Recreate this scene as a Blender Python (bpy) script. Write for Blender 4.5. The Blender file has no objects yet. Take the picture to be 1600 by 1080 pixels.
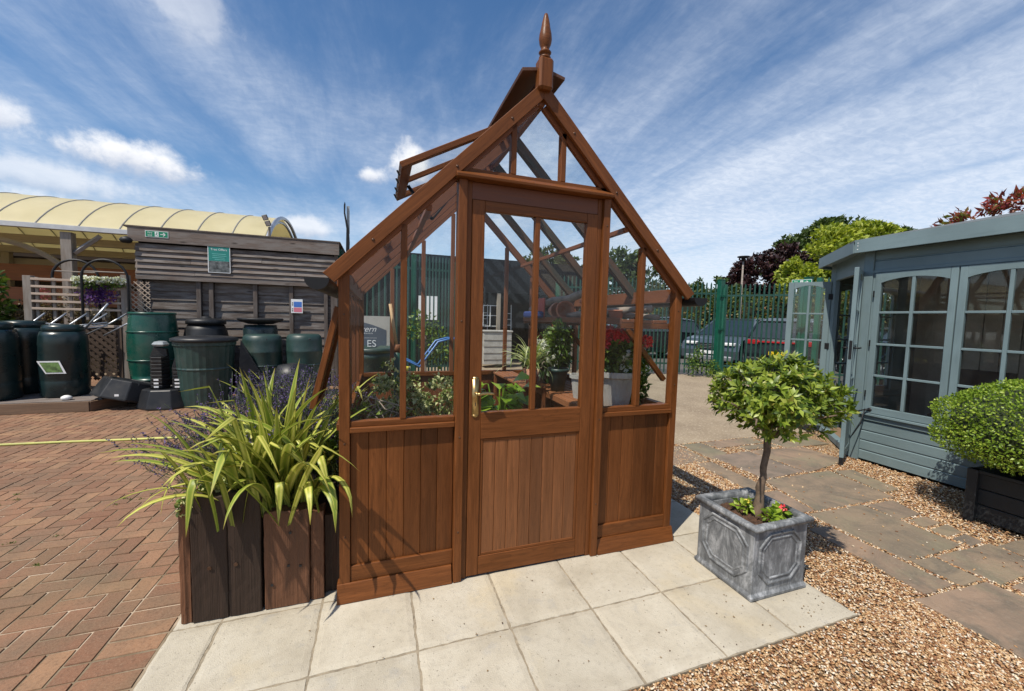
import bpy, math, random
import numpy as np
from mathutils import Vector, Matrix
random.seed(7); rng = np.random.default_rng(7)
PI = math.pi
scene = bpy.context.scene
COL = scene.collection

# ------------------------------------------------------------------ camera
cd = bpy.data.cameras.new('camera'); cam = bpy.data.objects.new('camera', cd); COL.objects.link(cam)
cd.sensor_width = 36; cd.lens = 13.780; cd.clip_start = 0.02; cd.clip_end = 2000
yaw, pitch, roll = 0.32743, 0.067825, -0.025837
_f = Vector((math.sin(yaw)*math.cos(pitch), math.cos(yaw)*math.cos(pitch), -math.sin(pitch)))
_r = Vector((math.cos(yaw), -math.sin(yaw), 0)); _d = _f.cross(_r)
_r2 = _r*math.cos(roll)+_d*math.sin(roll); _d2 = -_r*math.sin(roll)+_d*math.cos(roll)
cam.matrix_world = Matrix(((_r2.x, -_d2.x, -_f.x, 0.7301), (_r2.y, -_d2.y, -_f.y, -2.1778), (_r2.z, -_d2.z, -_f.z, 1.5195), (0, 0, 0, 1)))
scene.camera = cam

# ------------------------------------------------------------------ light
SUN_EL = math.radians(58); SAZ = math.atan2(-0.87, -0.5)       # azimuth from +Y clockwise
sdir = Vector((math.sin(SAZ)*math.cos(SUN_EL), math.cos(SAZ)*math.cos(SUN_EL), math.sin(SUN_EL)))
sl = bpy.data.lights.new('sun', 'SUN'); sl.energy = 4.9; sl.angle = math.radians(0.53); sl.color = (1, 0.93, 0.82)
so = bpy.data.objects.new('sun', sl); COL.objects.link(so)
so.rotation_euler = (-sdir).to_track_quat('-Z', 'Y').to_euler(); so.location = (-8, -6, 14)

w = bpy.data.worlds.new('World'); scene.world = w; w.use_nodes = True
def world_nodes():
    nt = w.node_tree; nt.nodes.clear(); N = nt.nodes.new; L = nt.links.new
    out = N('ShaderNodeOutputWorld'); bg = N('ShaderNodeBackground'); bg.inputs[1].default_value = 0.105
    sky = N('ShaderNodeTexSky'); sky.sky_type = 'NISHITA'; sky.sun_disc = False
    sky.sun_elevation = SUN_EL; sky.sun_rotation = SAZ % (2*PI); sky.air_density = 1.0; sky.dust_density = 0.6; sky.ozone_density = 2.2
    tc = N('ShaderNodeTexCoord'); nrm = N('ShaderNodeVectorMath'); nrm.operation = 'NORMALIZE'
    L(tc.outputs['Generated'], nrm.inputs[0]); D = nrm.outputs[0]
    sep = N('ShaderNodeSeparateXYZ'); L(D, sep.inputs[0])
    def M(op, a, b=None, c=None, clamp=False):
        n = N('ShaderNodeMath'); n.operation = op; n.use_clamp = clamp
        for i, v in enumerate((a, b, c)):
            if v is None: continue
            if isinstance(v, (int, float)): n.inputs[i].default_value = v
            else: L(v, n.inputs[i])
        return n.outputs[0]
    def mr(v, a, b, c=0., d=1., smooth=True):
        n = N('ShaderNodeMapRange'); n.interpolation_type = 'SMOOTHSTEP' if smooth else 'LINEAR'; L(v, n.inputs[0])
        for i, q in enumerate((a, b, c, d)): n.inputs[i+1].default_value = q
        return n.outputs[0]
    zc = M('ADD', sep.outputs[2], 0.12); zc = M('MAXIMUM', zc, 0.05)
    cv = N('ShaderNodeCombineXYZ'); L(M('DIVIDE', sep.outputs[0], zc), cv.inputs[0]); L(M('DIVIDE', sep.outputs[1], zc), cv.inputs[1])
    def noise(vec, scale, det, rough, dist=0., mscale=(1, 1, 1), rot=0., loc=(0, 0, 0)):
        mp = N('ShaderNodeMapping'); mp.inputs['Scale'].default_value = mscale; mp.inputs['Rotation'].default_value = (0, 0, rot); mp.inputs['Location'].default_value = loc
        L(vec, mp.inputs[0]); n = N('ShaderNodeTexNoise'); L(mp.outputs[0], n.inputs['Vector'])
        n.inputs['Scale'].default_value = scale; n.inputs['Detail'].default_value = det; n.inputs['Roughness'].default_value = rough; n.inputs['Distortion'].default_value = dist
        return n.outputs[0]
    # cirrus streaks, mostly running one way, thicker towards the right and the horizon
    s1 = noise(cv.outputs[0], 0.9, 9, 0.62, 0.5, (1.35, 0.34, 1), 0.12, (3.1, 1.7, 0))
    s2 = noise(cv.outputs[0], 2.4, 8, 0.68, 0.4, (1.5, 0.5, 1), 0.3, (0.4, 7, 0))
    s3 = noise(cv.outputs[0], 0.55, 3, 0.5, 0.2, (1, 1, 1), 0.3, (5, 2.2, 0))
    right = mr(sep.outputs[0], -0.35, 0.95, 0.0, 1.0, False)
    low = mr(sep.outputs[2], 0.02, 0.55, 1.0, 0.0)
    a = M('ADD', M('MULTIPLY', s1, 0.75), M('MULTIPLY', s2, 0.38))
    a = M('ADD', a, M('MULTIPLY', s3, 0.75)); a = M('ADD', a, M('MULTIPLY', right, 0.15)); a = M('ADD', a, M('ADD', M('MULTIPLY', low, 0.17), M('MULTIPLY', M('MULTIPLY', low, right), 0.22)))
    cir = mr(a, 0.87, 1.42, 0., 0.80)
    fine = noise(cv.outputs[0], 16, 4, 0.65, 0.5, (1, 1.7, 1), 0.5)
    cir = M('MULTIPLY', cir, mr(fine, 0.3, 0.72, 0.8, 1.1), None, True)
    # cumulus puffs, each at its own place in the sky
    puff = None
    nz = noise(D, 9, 9, 0.62, 0.15); nz2 = noise(D, 28, 5, 0.6, 0.1)
    nn = M('ADD', M('MULTIPLY', M('SUBTRACT', nz, 0.5), 1.9), M('MULTIPLY', M('SUBTRACT', nz2, 0.5), 0.7))
    base = None
    for (dx, dy, dz), sx, sz, k in (((-0.405, 0.875, 0.265), 0.115, 0.036, 1.0), ((-0.545, 0.795, 0.285), 0.06, 0.026, .8), ((-0.51, 0.835, 0.205), 0.13, 0.03, .55),
                             ((-0.285, 0.826, 0.49), 0.06, 0.05, 0.36), ((0.065, 0.935, 0.345), 0.05, 0.05, 1.0), ((-0.162, 0.968, 0.19), 0.06, 0.022, .7),
                             ((-0.02, 0.95, 0.31), 0.04, 0.018, .9), ((-0.03, 0.99, 0.12), 0.13, 0.03, .8), ((-0.58, 0.80, 0.16), .16, .03, .7)):
        sb = N('ShaderNodeVectorMath'); sb.operation = 'SUBTRACT'; L(D, sb.inputs[0]); sb.inputs[1].default_value = (dx, dy, dz)
        ml = N('ShaderNodeVectorMath'); ml.operation = 'MULTIPLY'; L(sb.outputs[0], ml.inputs[0]); ml.inputs[1].default_value = (1/sx, 1/sx, 1/sz)
        ln = N('ShaderNodeVectorMath'); ln.operation = 'LENGTH'; L(ml.outputs[0], ln.inputs[0])
        v = M('ADD', M('SUBTRACT', 1.0, ln.outputs['Value']), M('MULTIPLY', nn, 1.35))
        v = M('MULTIPLY', mr(v, -0.1, 0.75), k); sz_ = N('ShaderNodeSeparateXYZ'); L(ml.outputs[0], sz_.inputs[0])
        lit = M('MULTIPLY', v, mr(M('ADD', sz_.outputs[2], M('MULTIPLY', nn, .9)), -0.85, 0.25, 0.0, 1.0))
        puff = v if puff is None else M('MAXIMUM', puff, v); base = lit if base is None else M('MAXIMUM', base, lit)
    mix1 = N('ShaderNodeMix'); mix1.data_type = 'RGBA'; L(cir, mix1.inputs[0]); hs = N('ShaderNodeHueSaturation'); hs.inputs['Saturation'].default_value = 1.2; hs.inputs['Value'].default_value = 1.18; L(sky.outputs[0], hs.inputs['Color']); L(hs.outputs[0], mix1.inputs[6]); mix1.inputs[7].default_value = (7.4, 8.0, 9.0, 1)
    shade = M('DIVIDE', base, M('MAXIMUM', puff, 0.001)); cc = N('ShaderNodeMix'); cc.data_type = 'RGBA'; L(shade, cc.inputs[0]); cc.inputs[6].default_value = (5.0, 5.5, 6.6, 1); cc.inputs[7].default_value = (9.0, 9.1, 9.4, 1)
    mix2 = N('ShaderNodeMix'); mix2.data_type = 'RGBA'; L(puff, mix2.inputs[0]); L(mix1.outputs[2], mix2.inputs[6]); L(cc.outputs[2], mix2.inputs[7])
    L(mix2.outputs[2], bg.inputs[0]); L(bg.outputs[0], out.inputs[0])
world_nodes()
scene.view_settings.view_transform = 'Standard'; scene.view_settings.look = 'None'; scene.view_settings.gamma = 1
scene.view_settings.exposure = 0.12; scene.view_settings.use_curve_mapping = False
scene.render.engine = 'CYCLES'
scene.cycles.max_bounces = 10; scene.cycles.transparent_max_bounces = 24; scene.cycles.glossy_bounces = 4; scene.cycles.caustics_reflective = False; scene.cycles.caustics_refractive = False

# ------------------------------------------------------------------ materials
def lin(r, g, b, k=1.0):
    f = lambda c: ((c/255+0.055)/1.055)**2.4 if c > 10 else c/255/12.92
    return (f(r)*k, f(g)*k, f(b)*k, 1)
class Mat:
    def __init__(s, name):
        s.m = bpy.data.materials.new(name); s.m.use_nodes = True; s.nt = s.m.node_tree; s.nt.nodes.clear()
        s.out = s.N('ShaderNodeOutputMaterial'); s.b = s.N('ShaderNodeBsdfPrincipled'); s.L(s.b.outputs[0], s.out.inputs[0])
        s.tc = s.N('ShaderNodeTexCoord'); s.geo = s.N('ShaderNodeNewGeometry'); s.oi = s.N('ShaderNodeObjectInfo')
    def N(s, t): return s.nt.nodes.new(t)
    def L(s, a, b): s.nt.links.new(a, b)
    def math(s, op, a, b=None, clamp=False):
        n = s.N('ShaderNodeMath'); n.operation = op; n.use_clamp = clamp
        for i, v in enumerate((a, b)):
            if v is None: continue
            if isinstance(v, (int, float)): n.inputs[i].default_value = v
            else: s.L(v, n.inputs[i])
        return n.outputs[0]
    def coords(s, scale=(1, 1, 1), offs=True, gen='Object', rot=(0, 0, 0)):
        mp = s.N('ShaderNodeMapping'); mp.inputs['Scale'].default_value = scale; mp.inputs['Rotation'].default_value = rot
        v = s.tc.outputs[gen]
        if offs:
            cb = s.N('ShaderNodeCombineXYZ'); r = s.math('MULTIPLY', s.oi.outputs['Random'], 17.0); r2 = s.math('MULTIPLY', s.geo.outputs['Random Per Island'], 31.0)
            s.L(r, cb.inputs[0]); s.L(r2, cb.inputs[1]); s.L(r2, cb.inputs[2])
            ad = s.N('ShaderNodeVectorMath'); s.L(v, ad.inputs[0]); s.L(cb.outputs[0], ad.inputs[1]); v = ad.outputs[0]
        s.L(v, mp.inputs[0]); return mp.outputs[0]
    def noise(s, vec, scale=5, det=4, rough=0.55, dist=0):
        n = s.N('ShaderNodeTexNoise'); s.L(vec, n.inputs['Vector']); n.inputs['Scale'].default_value = scale; n.inputs['Detail'].default_value = det
        n.inputs['Roughness'].default_value = rough; n.inputs['Distortion'].default_value = dist; return n.outputs[0]
    def vor(s, vec, scale, feat='F1', rnd=1.):
        n = s.N('ShaderNodeTexVoronoi'); n.feature = feat; s.L(vec, n.inputs['Vector']); n.inputs['Scale'].default_value = scale; n.inputs['Randomness'].default_value = rnd; return n
    def ramp(s, fac, *stops):
        n = s.N('ShaderNodeValToRGB'); s.L(fac, n.inputs[0]); e = n.color_ramp.elements
        while len(e) < len(stops): e.new(0.5)
        for el, (p, c) in zip(e, stops): el.position = p; el.color = c
        return n.outputs[0]
    def mix(s, fac, a, b, mode='MIX'):
        n = s.N('ShaderNodeMix'); n.data_type = 'RGBA'; n.blend_type = mode
        for i, v in ((0, fac), (6, a), (7, b)):
            if isinstance(v, (int, float, tuple)): n.inputs[i].default_value = v
            else: s.L(v, n.inputs[i])
        return n.outputs[2]
    def rng(s, v, a, b, c, d):
        n = s.N('ShaderNodeMapRange'); s.L(v, n.inputs[0])
        for i, q in enumerate((a, b, c, d)): n.inputs[i+1].default_value = q
        return n.outputs[0]
    def bump(s, h, st=0.3, dist=0.01):
        n = s.N('ShaderNodeBump'); n.inputs['Strength'].default_value = st; n.inputs['Distance'].default_value = dist; s.L(h, n.inputs['Height']); s.L(n.outputs[0], s.b.inputs['Normal']); return n
    def color(s, c):
        if isinstance(c, tuple): s.b.inputs['Base Color'].default_value = c
        else: s.L(c, s.b.inputs['Base Color'])
    def rough(s, r, spec=0.5):
        if isinstance(r, (int, float)): s.b.inputs['Roughness'].default_value = r
        else: s.L(r, s.b.inputs['Roughness'])
        s.b.inputs['Specular IOR Level'].default_value = spec
def sc(c, k): return (c[0]*k, c[1]*k, c[2]*k, 1)

def wood(name, c, rough=0.5, contrast=0.35, bump=0.25, knots=False, spec=0.4, grey=None, isl=0.22, dist=0.003, fine=0.0):
    m = Mat(name); v = m.coords((1.6, 26, 26)); g = m.noise(v, 1.6, 6, 0.62, 0.6)
    g2 = m.noise(m.coords((3, 120, 120)), 1.2, 3, 0.6)
    big = m.noise(m.coords((0.8, 3, 3)), 1.6, 3, 0.5); fl = m.noise(m.coords((0.9, 14, 14)), 1.3, 2, 0.5, 1.6)
    col = m.ramp(g, (0.25, sc(c, 1-contrast)), (0.5, c), (0.78, sc(c, 1+contrast*1.1)))
    col = m.mix(m.rng(big, 0.3, 0.7, 0.0, 0.55), col, sc(c, 0.72), 'MIX')
    if fine:
        wv = m.math('FRACT', m.math('MULTIPLY', fl, 11.0)); col = m.mix(m.math('MULTIPLY', m.rng(wv, 0.55, 1.0, 0, 1), fine), col, sc(c, 0.42))
        col = m.mix(m.math('MULTIPLY', m.rng(g2, 0.45, 0.75, 0, 1), fine), col, sc(c, 0.5))
    k = m.rng(m.geo.outputs['Random Per Island'], 0, 1, 1-isl, 1+isl)
    cb = m.N('ShaderNodeCombineXYZ'); [m.L(k, cb.inputs[i]) for i in range(3)]
    col = m.mix(1.0, col, cb.outputs[0], 'MULTIPLY')
    if grey: col = m.mix(m.rng(m.noise(m.coords((1.5, 9, 9)), 2.2, 4), 0.40, 0.62, 0, 0.85), col, grey)
    if knots:
        vn = m.vor(m.coords((2.2, 7, 7)), 1.0); kk = m.rng(vn.outputs['Distance'], 0.05, 0.16, 1, 0); col = m.mix(m.math('MULTIPLY', kk, 0.8), col, sc(c, 0.22))
    m.color(col); m.rough(m.rng(g, 0.3, 0.8, rough-0.08, rough+0.14), spec)
    m.bump(m.math('ADD', m.math('MULTIPLY', g, 0.6), g2), bump, dist); return m.m
def plain(name, c, rough=0.5, metal=0, var=0.12, scale=6, bump=0.05, spec=0.5, dirt=None, bscale=60):
    m = Mat(name); v = m.coords(); n = m.noise(v, scale, 5, 0.6); col = m.ramp(n, (0.3, sc(c, 1-var)), (0.7, sc(c, 1+var)))
    if dirt: col = m.mix(m.rng(m.noise(v, scale*0.7, 7, 0.7), 0.48, 0.7, 0, 0.7), col, dirt)
    m.color(col); m.rough(m.rng(n, 0.3, 0.7, max(0.02, rough-0.06), min(1, rough+0.08)), spec); m.b.inputs['Metallic'].default_value = metal
    if bump: m.bump(m.noise(v, bscale, 3), bump, 0.004)
    return m.m
def leaf(name, stops, trans=0.35, rough=0.4, spec=0.4, noise_k=0.0):
    m = Mat(name); r = m.geo.outputs['Random Per Island']; col = m.ramp(r, *stops)
    m.color(col); m.rough(rough, spec)
    t = m.N('ShaderNodeBsdfTranslucent'); m.L(m.mix(1.0, col, (1.5, 1.6, 0.7, 1), 'MULTIPLY'), t.inputs[0])
    ms = m.N('ShaderNodeMixShader'); ms.inputs[0].default_value = trans; m.L(m.b.outputs[0], ms.inputs[1]); m.L(t.outputs[0], ms.inputs[2]); m.L(ms.outputs[0], m.out.inputs[0]); return m.m
def glass(name, tint=(0.93, 0.96, 0.95, 1), dirty=0.06, refl=1.0):
    m = Mat(name); m.nt.nodes.remove(m.b)
    tr = m.N('ShaderNodeBsdfTransparent'); tr.inputs[0].default_value = tint; gl = m.N('ShaderNodeBsdfGlossy'); gl.inputs['Roughness'].default_value = 0.02
    fr = m.N('ShaderNodeFresnel'); fr.inputs[0].default_value = 1.5
    ms = m.N('ShaderNodeMixShader'); m.L(m.math('MULTIPLY', m.math('MULTIPLY', fr.outputs[0], refl, True), m.math('SUBTRACT', 1.0, m.geo.outputs['Backfacing'])), ms.inputs[0]); m.L(tr.outputs[0], ms.inputs[1]); m.L(gl.outputs[0], ms.inputs[2])
    df = m.N('ShaderNodeBsdfDiffuse'); df.inputs[0].default_value = (0.5, 0.5, 0.47, 1)
    n = m.noise(m.coords((3, 3, 1.5)), 2.5, 8, 0.75); ms2 = m.N('ShaderNodeMixShader'); m.L(m.rng(n, 0.42, 0.75, dirty*0.15, dirty), ms2.inputs[0])
    m.L(ms.outputs[0], ms2.inputs[1]); m.L(df.outputs[0], ms2.inputs[2]); m.L(ms2.outputs[0], m.out.inputs[0]); return m.m

CEDAR = wood('cedar_stain', (0.142, 0.048, 0.0135, 1), 0.43, 0.45, 0.22, spec=0.2, isl=0.27, fine=0.42)
CEDAR_D = wood('cedar_inside', (0.17, 0.058, 0.021, 1), 0.55, 0.28, 0.15)
CEDAR_L = wood('cedar_slat', (0.22, 0.085, 0.034, 1), 0.6, 0.3, 0.2)
MOSSY = wood('mossy_wood', (0.11, 0.055, 0.03, 1), 0.8, 0.4, 0.3, grey=(0.055, 0.055, 0.04, 1))
SLEEP_D = wood('sleeper_dark', (0.046, 0.025, 0.015, 1), 0.7, 0.55, 0.9, knots=True, isl=0.3, dist=0.006)
SLEEP_R = wood('sleeper_red', (0.16, 0.068, 0.032, 1), 0.7, 0.5, 0.9, knots=True, isl=0.3, dist=0.006)
GREYW = wood('weathered_boards', (0.135, 0.105, 0.088, 1), 0.85, 0.5, 0.7, knots=True, grey=(0.20, 0.18, 0.165, 1), isl=0.3, dist=0.005)
GREYW_D = wood('weathered_dark', (0.085, 0.066, 0.055, 1), 0.85, 0.4, 0.6, grey=(0.13, 0.11, 0.10, 1))
GREYP = wood('weathered_post', (0.20, 0.165, 0.135, 1), 0.85, 0.3, 0.5, grey=(0.28, 0.25, 0.22, 1))
TRELW = wood('trellis_wood', (0.10, 0.068, 0.05, 1), 0.85, 0.3, 0.4)
PALEW = wood('pale_wood', (0.42, 0.33, 0.26, 1), 0.75, 0.25, 0.3)
ORANGEW = wood('orange_beam', (0.20, 0.075, 0.03, 1), 0.7, 0.3, 0.2)
BLACKCLAD = plain('black_cladding', (0.007, 0.007, 0.008, 1), 0.8, var=0.25, spec=.2, bump=0)
DARKROOM = plain('dark_interior', (0.018, 0.013, 0.010, 1), 0.9)
HANDLEW = wood('ash_handle', (0.50, 0.33, 0.18, 1), 0.6, 0.15, 0.1)
def paint(name, c):
    m = Mat(name); v = m.coords((1.5, 30, 30), gen='Object'); n = m.noise(v, 1.5, 5, 0.6); big = m.noise(m.coords(), 2.2, 4)
    col = m.ramp(big, (0.3, sc(c, 0.86)), (0.7, sc(c, 1.1))); col = m.mix(m.rng(m.noise(m.coords((1, 8, 8)), 3, 5, .7), .52, .72, 0, .3), col, sc(c, .6)); m.color(col); m.rough(0.48, 0.4); m.bump(n, 0.14, 0.003); return m.m
PAINT = paint('grey_blue_paint', (0.158, 0.218, 0.232, 1))
GLASS = glass('window_glass', (.985, .992, .99, 1), dirty=0.005, refl=.7)
GLASS_R = glass('roof_glass', (0.97, 0.985, 0.985, 1), dirty=0.03, refl=.7)
GLASS_D = glass('summerhouse_glass', (0.93, 0.95, 0.95, 1), 0.02, 1.8)
BRASS = plain('brass', (0.46, 0.32, 0.14, 1), 0.33, 1, 0.15, 30)
BLACKM = plain('black_iron', (0.009, 0.009, 0.010, 1), 0.5, spec=.35)
BLACKP = plain('black_plastic', (0.012, 0.013, 0.015, 1), 0.45, var=0.2, dirt=(0.045, 0.042, 0.038, 1), spec=.4)
GREENP = plain('green_plastic', (0.006, 0.062, 0.044, 1), 0.28, var=0.12, dirt=(0.05, 0.085, 0.065, 1))
GREYGP = plain('grey_green_plastic', (0.018, 0.044, 0.038, 1), 0.42, var=0.2, dirt=(0.05, 0.065, 0.058, 1))
DKGP = plain('dark_green_plastic', (0.008, 0.022, 0.024, 1), 0.30, var=0.2, dirt=(0.025, 0.035, 0.033, 1))
GREENM = plain('green_powdercoat', (0.006, 0.078, 0.048, 1), 0.4, var=0.15)
GREENM_D = plain('green_palisade_coat', (0.010, 0.052, 0.038, 1), 0.45, var=0.2)
GALV = plain('galvanised_steel', (0.45, 0.46, 0.48, 1), 0.35, 0.8, 0.15)
WHITEP = plain('white_plastic', (0.72, 0.72, 0.70, 1), 0.45, var=0.06)
BLUEP = plain('blue_tube', (0.05, 0.16, 0.42, 1), 0.35)
YELLOWP = plain('yellow_plastic', (0.65, 0.55, 0.04, 1), 0.5)
HOSE = plain('yellow_hose', (0.50, 0.50, 0.13, 1), 0.6, var=.2, dirt=(.30, .27, .12, 1))
REDP = plain('red_plastic', (0.45, 0.06, 0.045, 1), 0.5)
BLUEF = plain('blue_fabric', (0.02, 0.04, 0.16, 1), 0.7)
TERRA = plain('terracotta', (0.42, 0.155, 0.085, 1), 0.85, var=0.25, dirt=(0.45, 0.34, 0.27, 1))
BARK = plain('driftwood', (0.26, 0.21, 0.17, 1), 0.9, var=0.4, bump=0.6, bscale=25)
GREYPOT = plain('grey_wash_pot', (0.40, 0.385, 0.355, 1), 0.85, var=0.15, dirt=(0.24, 0.22, 0.19, 1))
SOIL = plain('soil', (0.022, 0.013, 0.009, 1), 0.95, var=0.5, scale=20, bump=1.0, bscale=40)
WHITE = plain('sign_white', (0.75, 0.76, 0.76, 1), 0.5, var=0.03)
SIGNG = plain('sign_green', (0.0, 0.20, 0.10, 1), 0.45, var=0.05)
SIGNGREY = plain('sign_slate', (0.085, 0.105, 0.135, 1), 0.5, var=0.06)
SIGNTOP = plain('sign_stone', (0.42, 0.40, 0.36, 1), 0.6, var=0.1)
TEAL = plain('sign_teal', (0.012, 0.20, 0.17, 1), 0.5, var=0.15)
SIGNBLUE = plain('sign_blue', (0.05, 0.16, 0.50, 1), 0.5)
SIGNPINK = plain('sign_pink', (0.62, 0.18, 0.24, 1), 0.5)
PHOTO = plain('printed_photo', (0.10, 0.11, 0.11, 1), 0.5, var=0.9, scale=14)
PLATEY = plain('plate_yellow', (0.85, 0.60, 0.02, 1), 0.4, var=0.02)
INK = plain('ink', (0.01, 0.01, 0.012, 1), 0.5)
STEEL = plain('screw_head', (0.10, 0.055, 0.035, 1), 0.35, 0.6)
BEIGEW = wood('beige_lining', (0.42, 0.36, 0.29, 1), 0.7, 0.15, 0.1)

def lead_mat():
    m = Mat('lead_finish'); v = m.coords(); n = m.noise(m.coords((2.5, 2.5, 0.9)), 5, 8, 0.75, 0.6); n2 = m.noise(v, 14, 6, 0.7)
    col = m.ramp(n, (0.28, (0.05, 0.053, 0.058, 1)), (0.48, (0.15, 0.158, 0.165, 1)), (0.64, (0.38, 0.39, 0.40, 1)))
    col = m.mix(m.rng(n2, 0.45, 0.7, 0, 0.5), col, (0.05, 0.053, 0.058, 1)); m.color(col); m.rough(0.6, 0.4); m.bump(n2, 0.3, 0.003); return m.m
LEAD = lead_mat()
def brick_mat():
    m = Mat('brick_paver'); v = m.coords(offs=False, gen='Object'); r = m.geo.outputs['Random Per Island']
    col = m.ramp(r, (0.0, (0.205, 0.104, 0.062, 1)), (0.3, (0.240, 0.125, 0.074, 1)), (0.6, (0.262, 0.140, 0.082, 1)), (0.85, (0.285, 0.158, 0.092, 1)), (1.0, (0.33, 0.19, 0.105, 1)))
    n = m.noise(v, 3.0, 6, 0.65); col = m.mix(m.rng(n, 0.42, 0.68, 0, 0.75), col, (0.150, 0.108, 0.072, 1))
    n2 = m.noise(v, 160, 3, 0.7); col = m.mix(m.rng(n2, 0.52, 0.75, 0, 0.5), col, (0.38, 0.27, 0.18, 1)); n3 = m.noise(v, 60, 3, 0.6)
    col = m.mix(m.rng(n3, 0.5, 0.75, 0, 0.5), col, (0.10, 0.055, 0.035, 1))
    col = m.mix(m.rng(m.noise(v, .9, 5, .65), .52, .68, 0, .42), col, (.155, .128, .07, 1)); m.color(col); m.rough(0.85, 0.25); m.bump(m.math('ADD', n2, n3), 0.35, 0.004); return m.m
BRICK = brick_mat()
def joint_mat():
    m = Mat('brick_joint'); v = m.coords(offs=False); n = m.noise(v, 2.2, 5, 0.6)
    col = m.ramp(n, (0.36, (0.14, 0.10, 0.06, 1)), (0.50, (0.24, 0.19, 0.13, 1)), (0.60, (0.46, 0.37, 0.275, 1)))
    col = m.mix(m.rng(m.noise(v, 3.1, 6, 0.7), 0.62, 0.70, 0, 0.8), col, (0.06, 0.10, 0.02, 1)); m.color(col); m.rough(0.95, 0.1); m.bump(m.noise(v, 120, 2), 0.5, 0.004); return m.m
JOINT = joint_mat()
def slab_mat():
    m = Mat('concrete_slab'); v = m.coords(offs=False); n = m.noise(v, 2.6, 7, 0.66, 0.4); n2 = m.noise(v, 30, 6, 0.75); n3 = m.noise(v, 220, 2, 0.5)
    col = m.ramp(n, (0.28, (0.36, 0.318, 0.245, 1)), (0.5, (0.458, 0.412, 0.325, 1)), (0.72, (0.53, 0.487, 0.398, 1)))
    col = m.mix(m.rng(m.noise(v, 1.1, 5, 0.6, .5), 0.6, 0.74, 0, 0.5), col, (0.53, 0.43, 0.26, 1))
    col = m.mix(m.rng(n2, 0.50, 0.72, 0, 0.45), col, (0.29, 0.262, 0.215, 1)); col = m.mix(m.rng(m.noise(v, 7, 5, 0.7), 0.58, 0.72, 0, 0.5), col, (0.33, 0.32, 0.30, 1))
    k = m.rng(m.geo.outputs['Random Per Island'], 0, 1, 0.93, 1.05); cb = m.N('ShaderNodeCombineXYZ'); [m.L(k, cb.inputs[i]) for i in range(3)]
    sp = m.noise(v, 85, 2, .5); col = m.mix(m.rng(sp, .66, .74, 0, .7), col, (.13, .11, .085, 1)); m.color(m.mix(1.0, col, cb.outputs[0], 'MULTIPLY')); m.rough(0.85, 0.25); m.bump(m.math('ADD', m.math('ADD', n2, n3), m.math('MULTIPLY', n, 2)), 0.35, 0.006); return m.m
SLAB = slab_mat()
def flag_mat():
    m = Mat('riven_sandstone'); v = m.coords((1, 1, 1)); n = m.noise(v, 3.5, 8, 0.7, 0.8); n2 = m.noise(v, 45, 5, 0.7); r = m.geo.outputs['Random Per Island']
    col = m.ramp(r, (0.0, (0.17, 0.14, 0.11, 1)), (0.25, (0.25, 0.175, 0.12, 1)), (0.5, (0.215, 0.18, 0.12, 1)), (0.75, (0.275, 0.19, 0.13, 1)), (1., (0.18, 0.16, 0.14, 1)))
    col = m.mix(m.rng(n, 0.38, 0.60, 0.75, 0), col, (0.115, 0.100, 0.078, 1)); col = m.mix(m.rng(m.noise(v, 1.7, 6, .7), 0.5, 0.66, 0, 0.6), col, (0.20, 0.19, 0.12, 1)); col = m.mix(m.rng(n2, 0.55, 0.75, 0, 0.45), col, (0.33, 0.28, 0.215, 1))
    m.color(col); m.rough(0.8, 0.3); m.bump(m.math('ADD', m.math('MULTIPLY', n, 3), n2), 0.5, 0.008); return m.m
FLAG = flag_mat()
def gravel_mat():
    m = Mat('gravel_bed'); v = m.coords(offs=False); vo = m.vor(v, 75); cr = m.N('ShaderNodeSeparateColor'); m.L(vo.outputs['Color'], cr.inputs[0])
    col = m.ramp(cr.outputs[0], (0.0, (0.20, 0.095, 0.04, 1)), (0.3, (0.40, 0.22, 0.10, 1)), (0.55, (0.56, 0.38, 0.20, 1)), (0.8, (0.66, 0.52, 0.34, 1)), (1.0, (0.30, 0.22, 0.16, 1)))
    col = m.mix(m.rng(vo.outputs['Distance'], 0.35, 0.7, 0, 0.8), col, (0.07, 0.04, 0.02, 1)); m.color(col); m.rough(0.7, 0.3)
    m.bump(m.rng(vo.outputs['Distance'], 0, 0.8, 1, 0), 1.0, 0.01); return m.m
GRAVEL = gravel_mat()
def pebble_mat():
    m = Mat('pebble'); r = m.geo.outputs['Random Per Island']
    col = m.ramp(r, (0.0, (0.17, 0.075, 0.035, 1)), (0.18, (0.29, 0.135, 0.06, 1)), (0.38, (0.42, 0.225, 0.095, 1)), (0.58, (0.52, 0.33, 0.16, 1)), (0.78, (0.62, 0.46, 0.28, 1)), (0.93, (0.76, 0.68, 0.54, 1)), (1.0, (0.36, 0.28, 0.22, 1)))
    n = m.noise(m.coords(), 90, 3); col = m.mix(m.rng(n, 0.45, 0.7, 0, 0.35), col, (0.30, 0.20, 0.12, 1)); m.color(col); m.rough(0.6, 0.4); return m.m
PEBBLE = pebble_mat()
def conc_mat():
    m = Mat('yard_concrete'); v = m.coords(offs=False); n = m.noise(v, 0.9, 6, 0.65); n2 = m.noise(v, 90, 4, 0.7)
    col = m.ramp(n, (0.35, (0.235, 0.182, 0.125, 1)), (0.65, (0.335, 0.268, 0.185, 1))); col = m.mix(m.rng(n2, 0.45, 0.7, 0, 0.6), col, (0.20, 0.16, 0.115, 1)); col = m.mix(m.rng(m.noise(v, 38, 3, .6), 0.55, 0.68, 0, 0.6), col, (0.56, 0.49, 0.38, 1)); m.color(col); m.rough(0.9, 0.2); m.bump(n2, 0.5, 0.006); return m.m
YARD = conc_mat()
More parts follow.
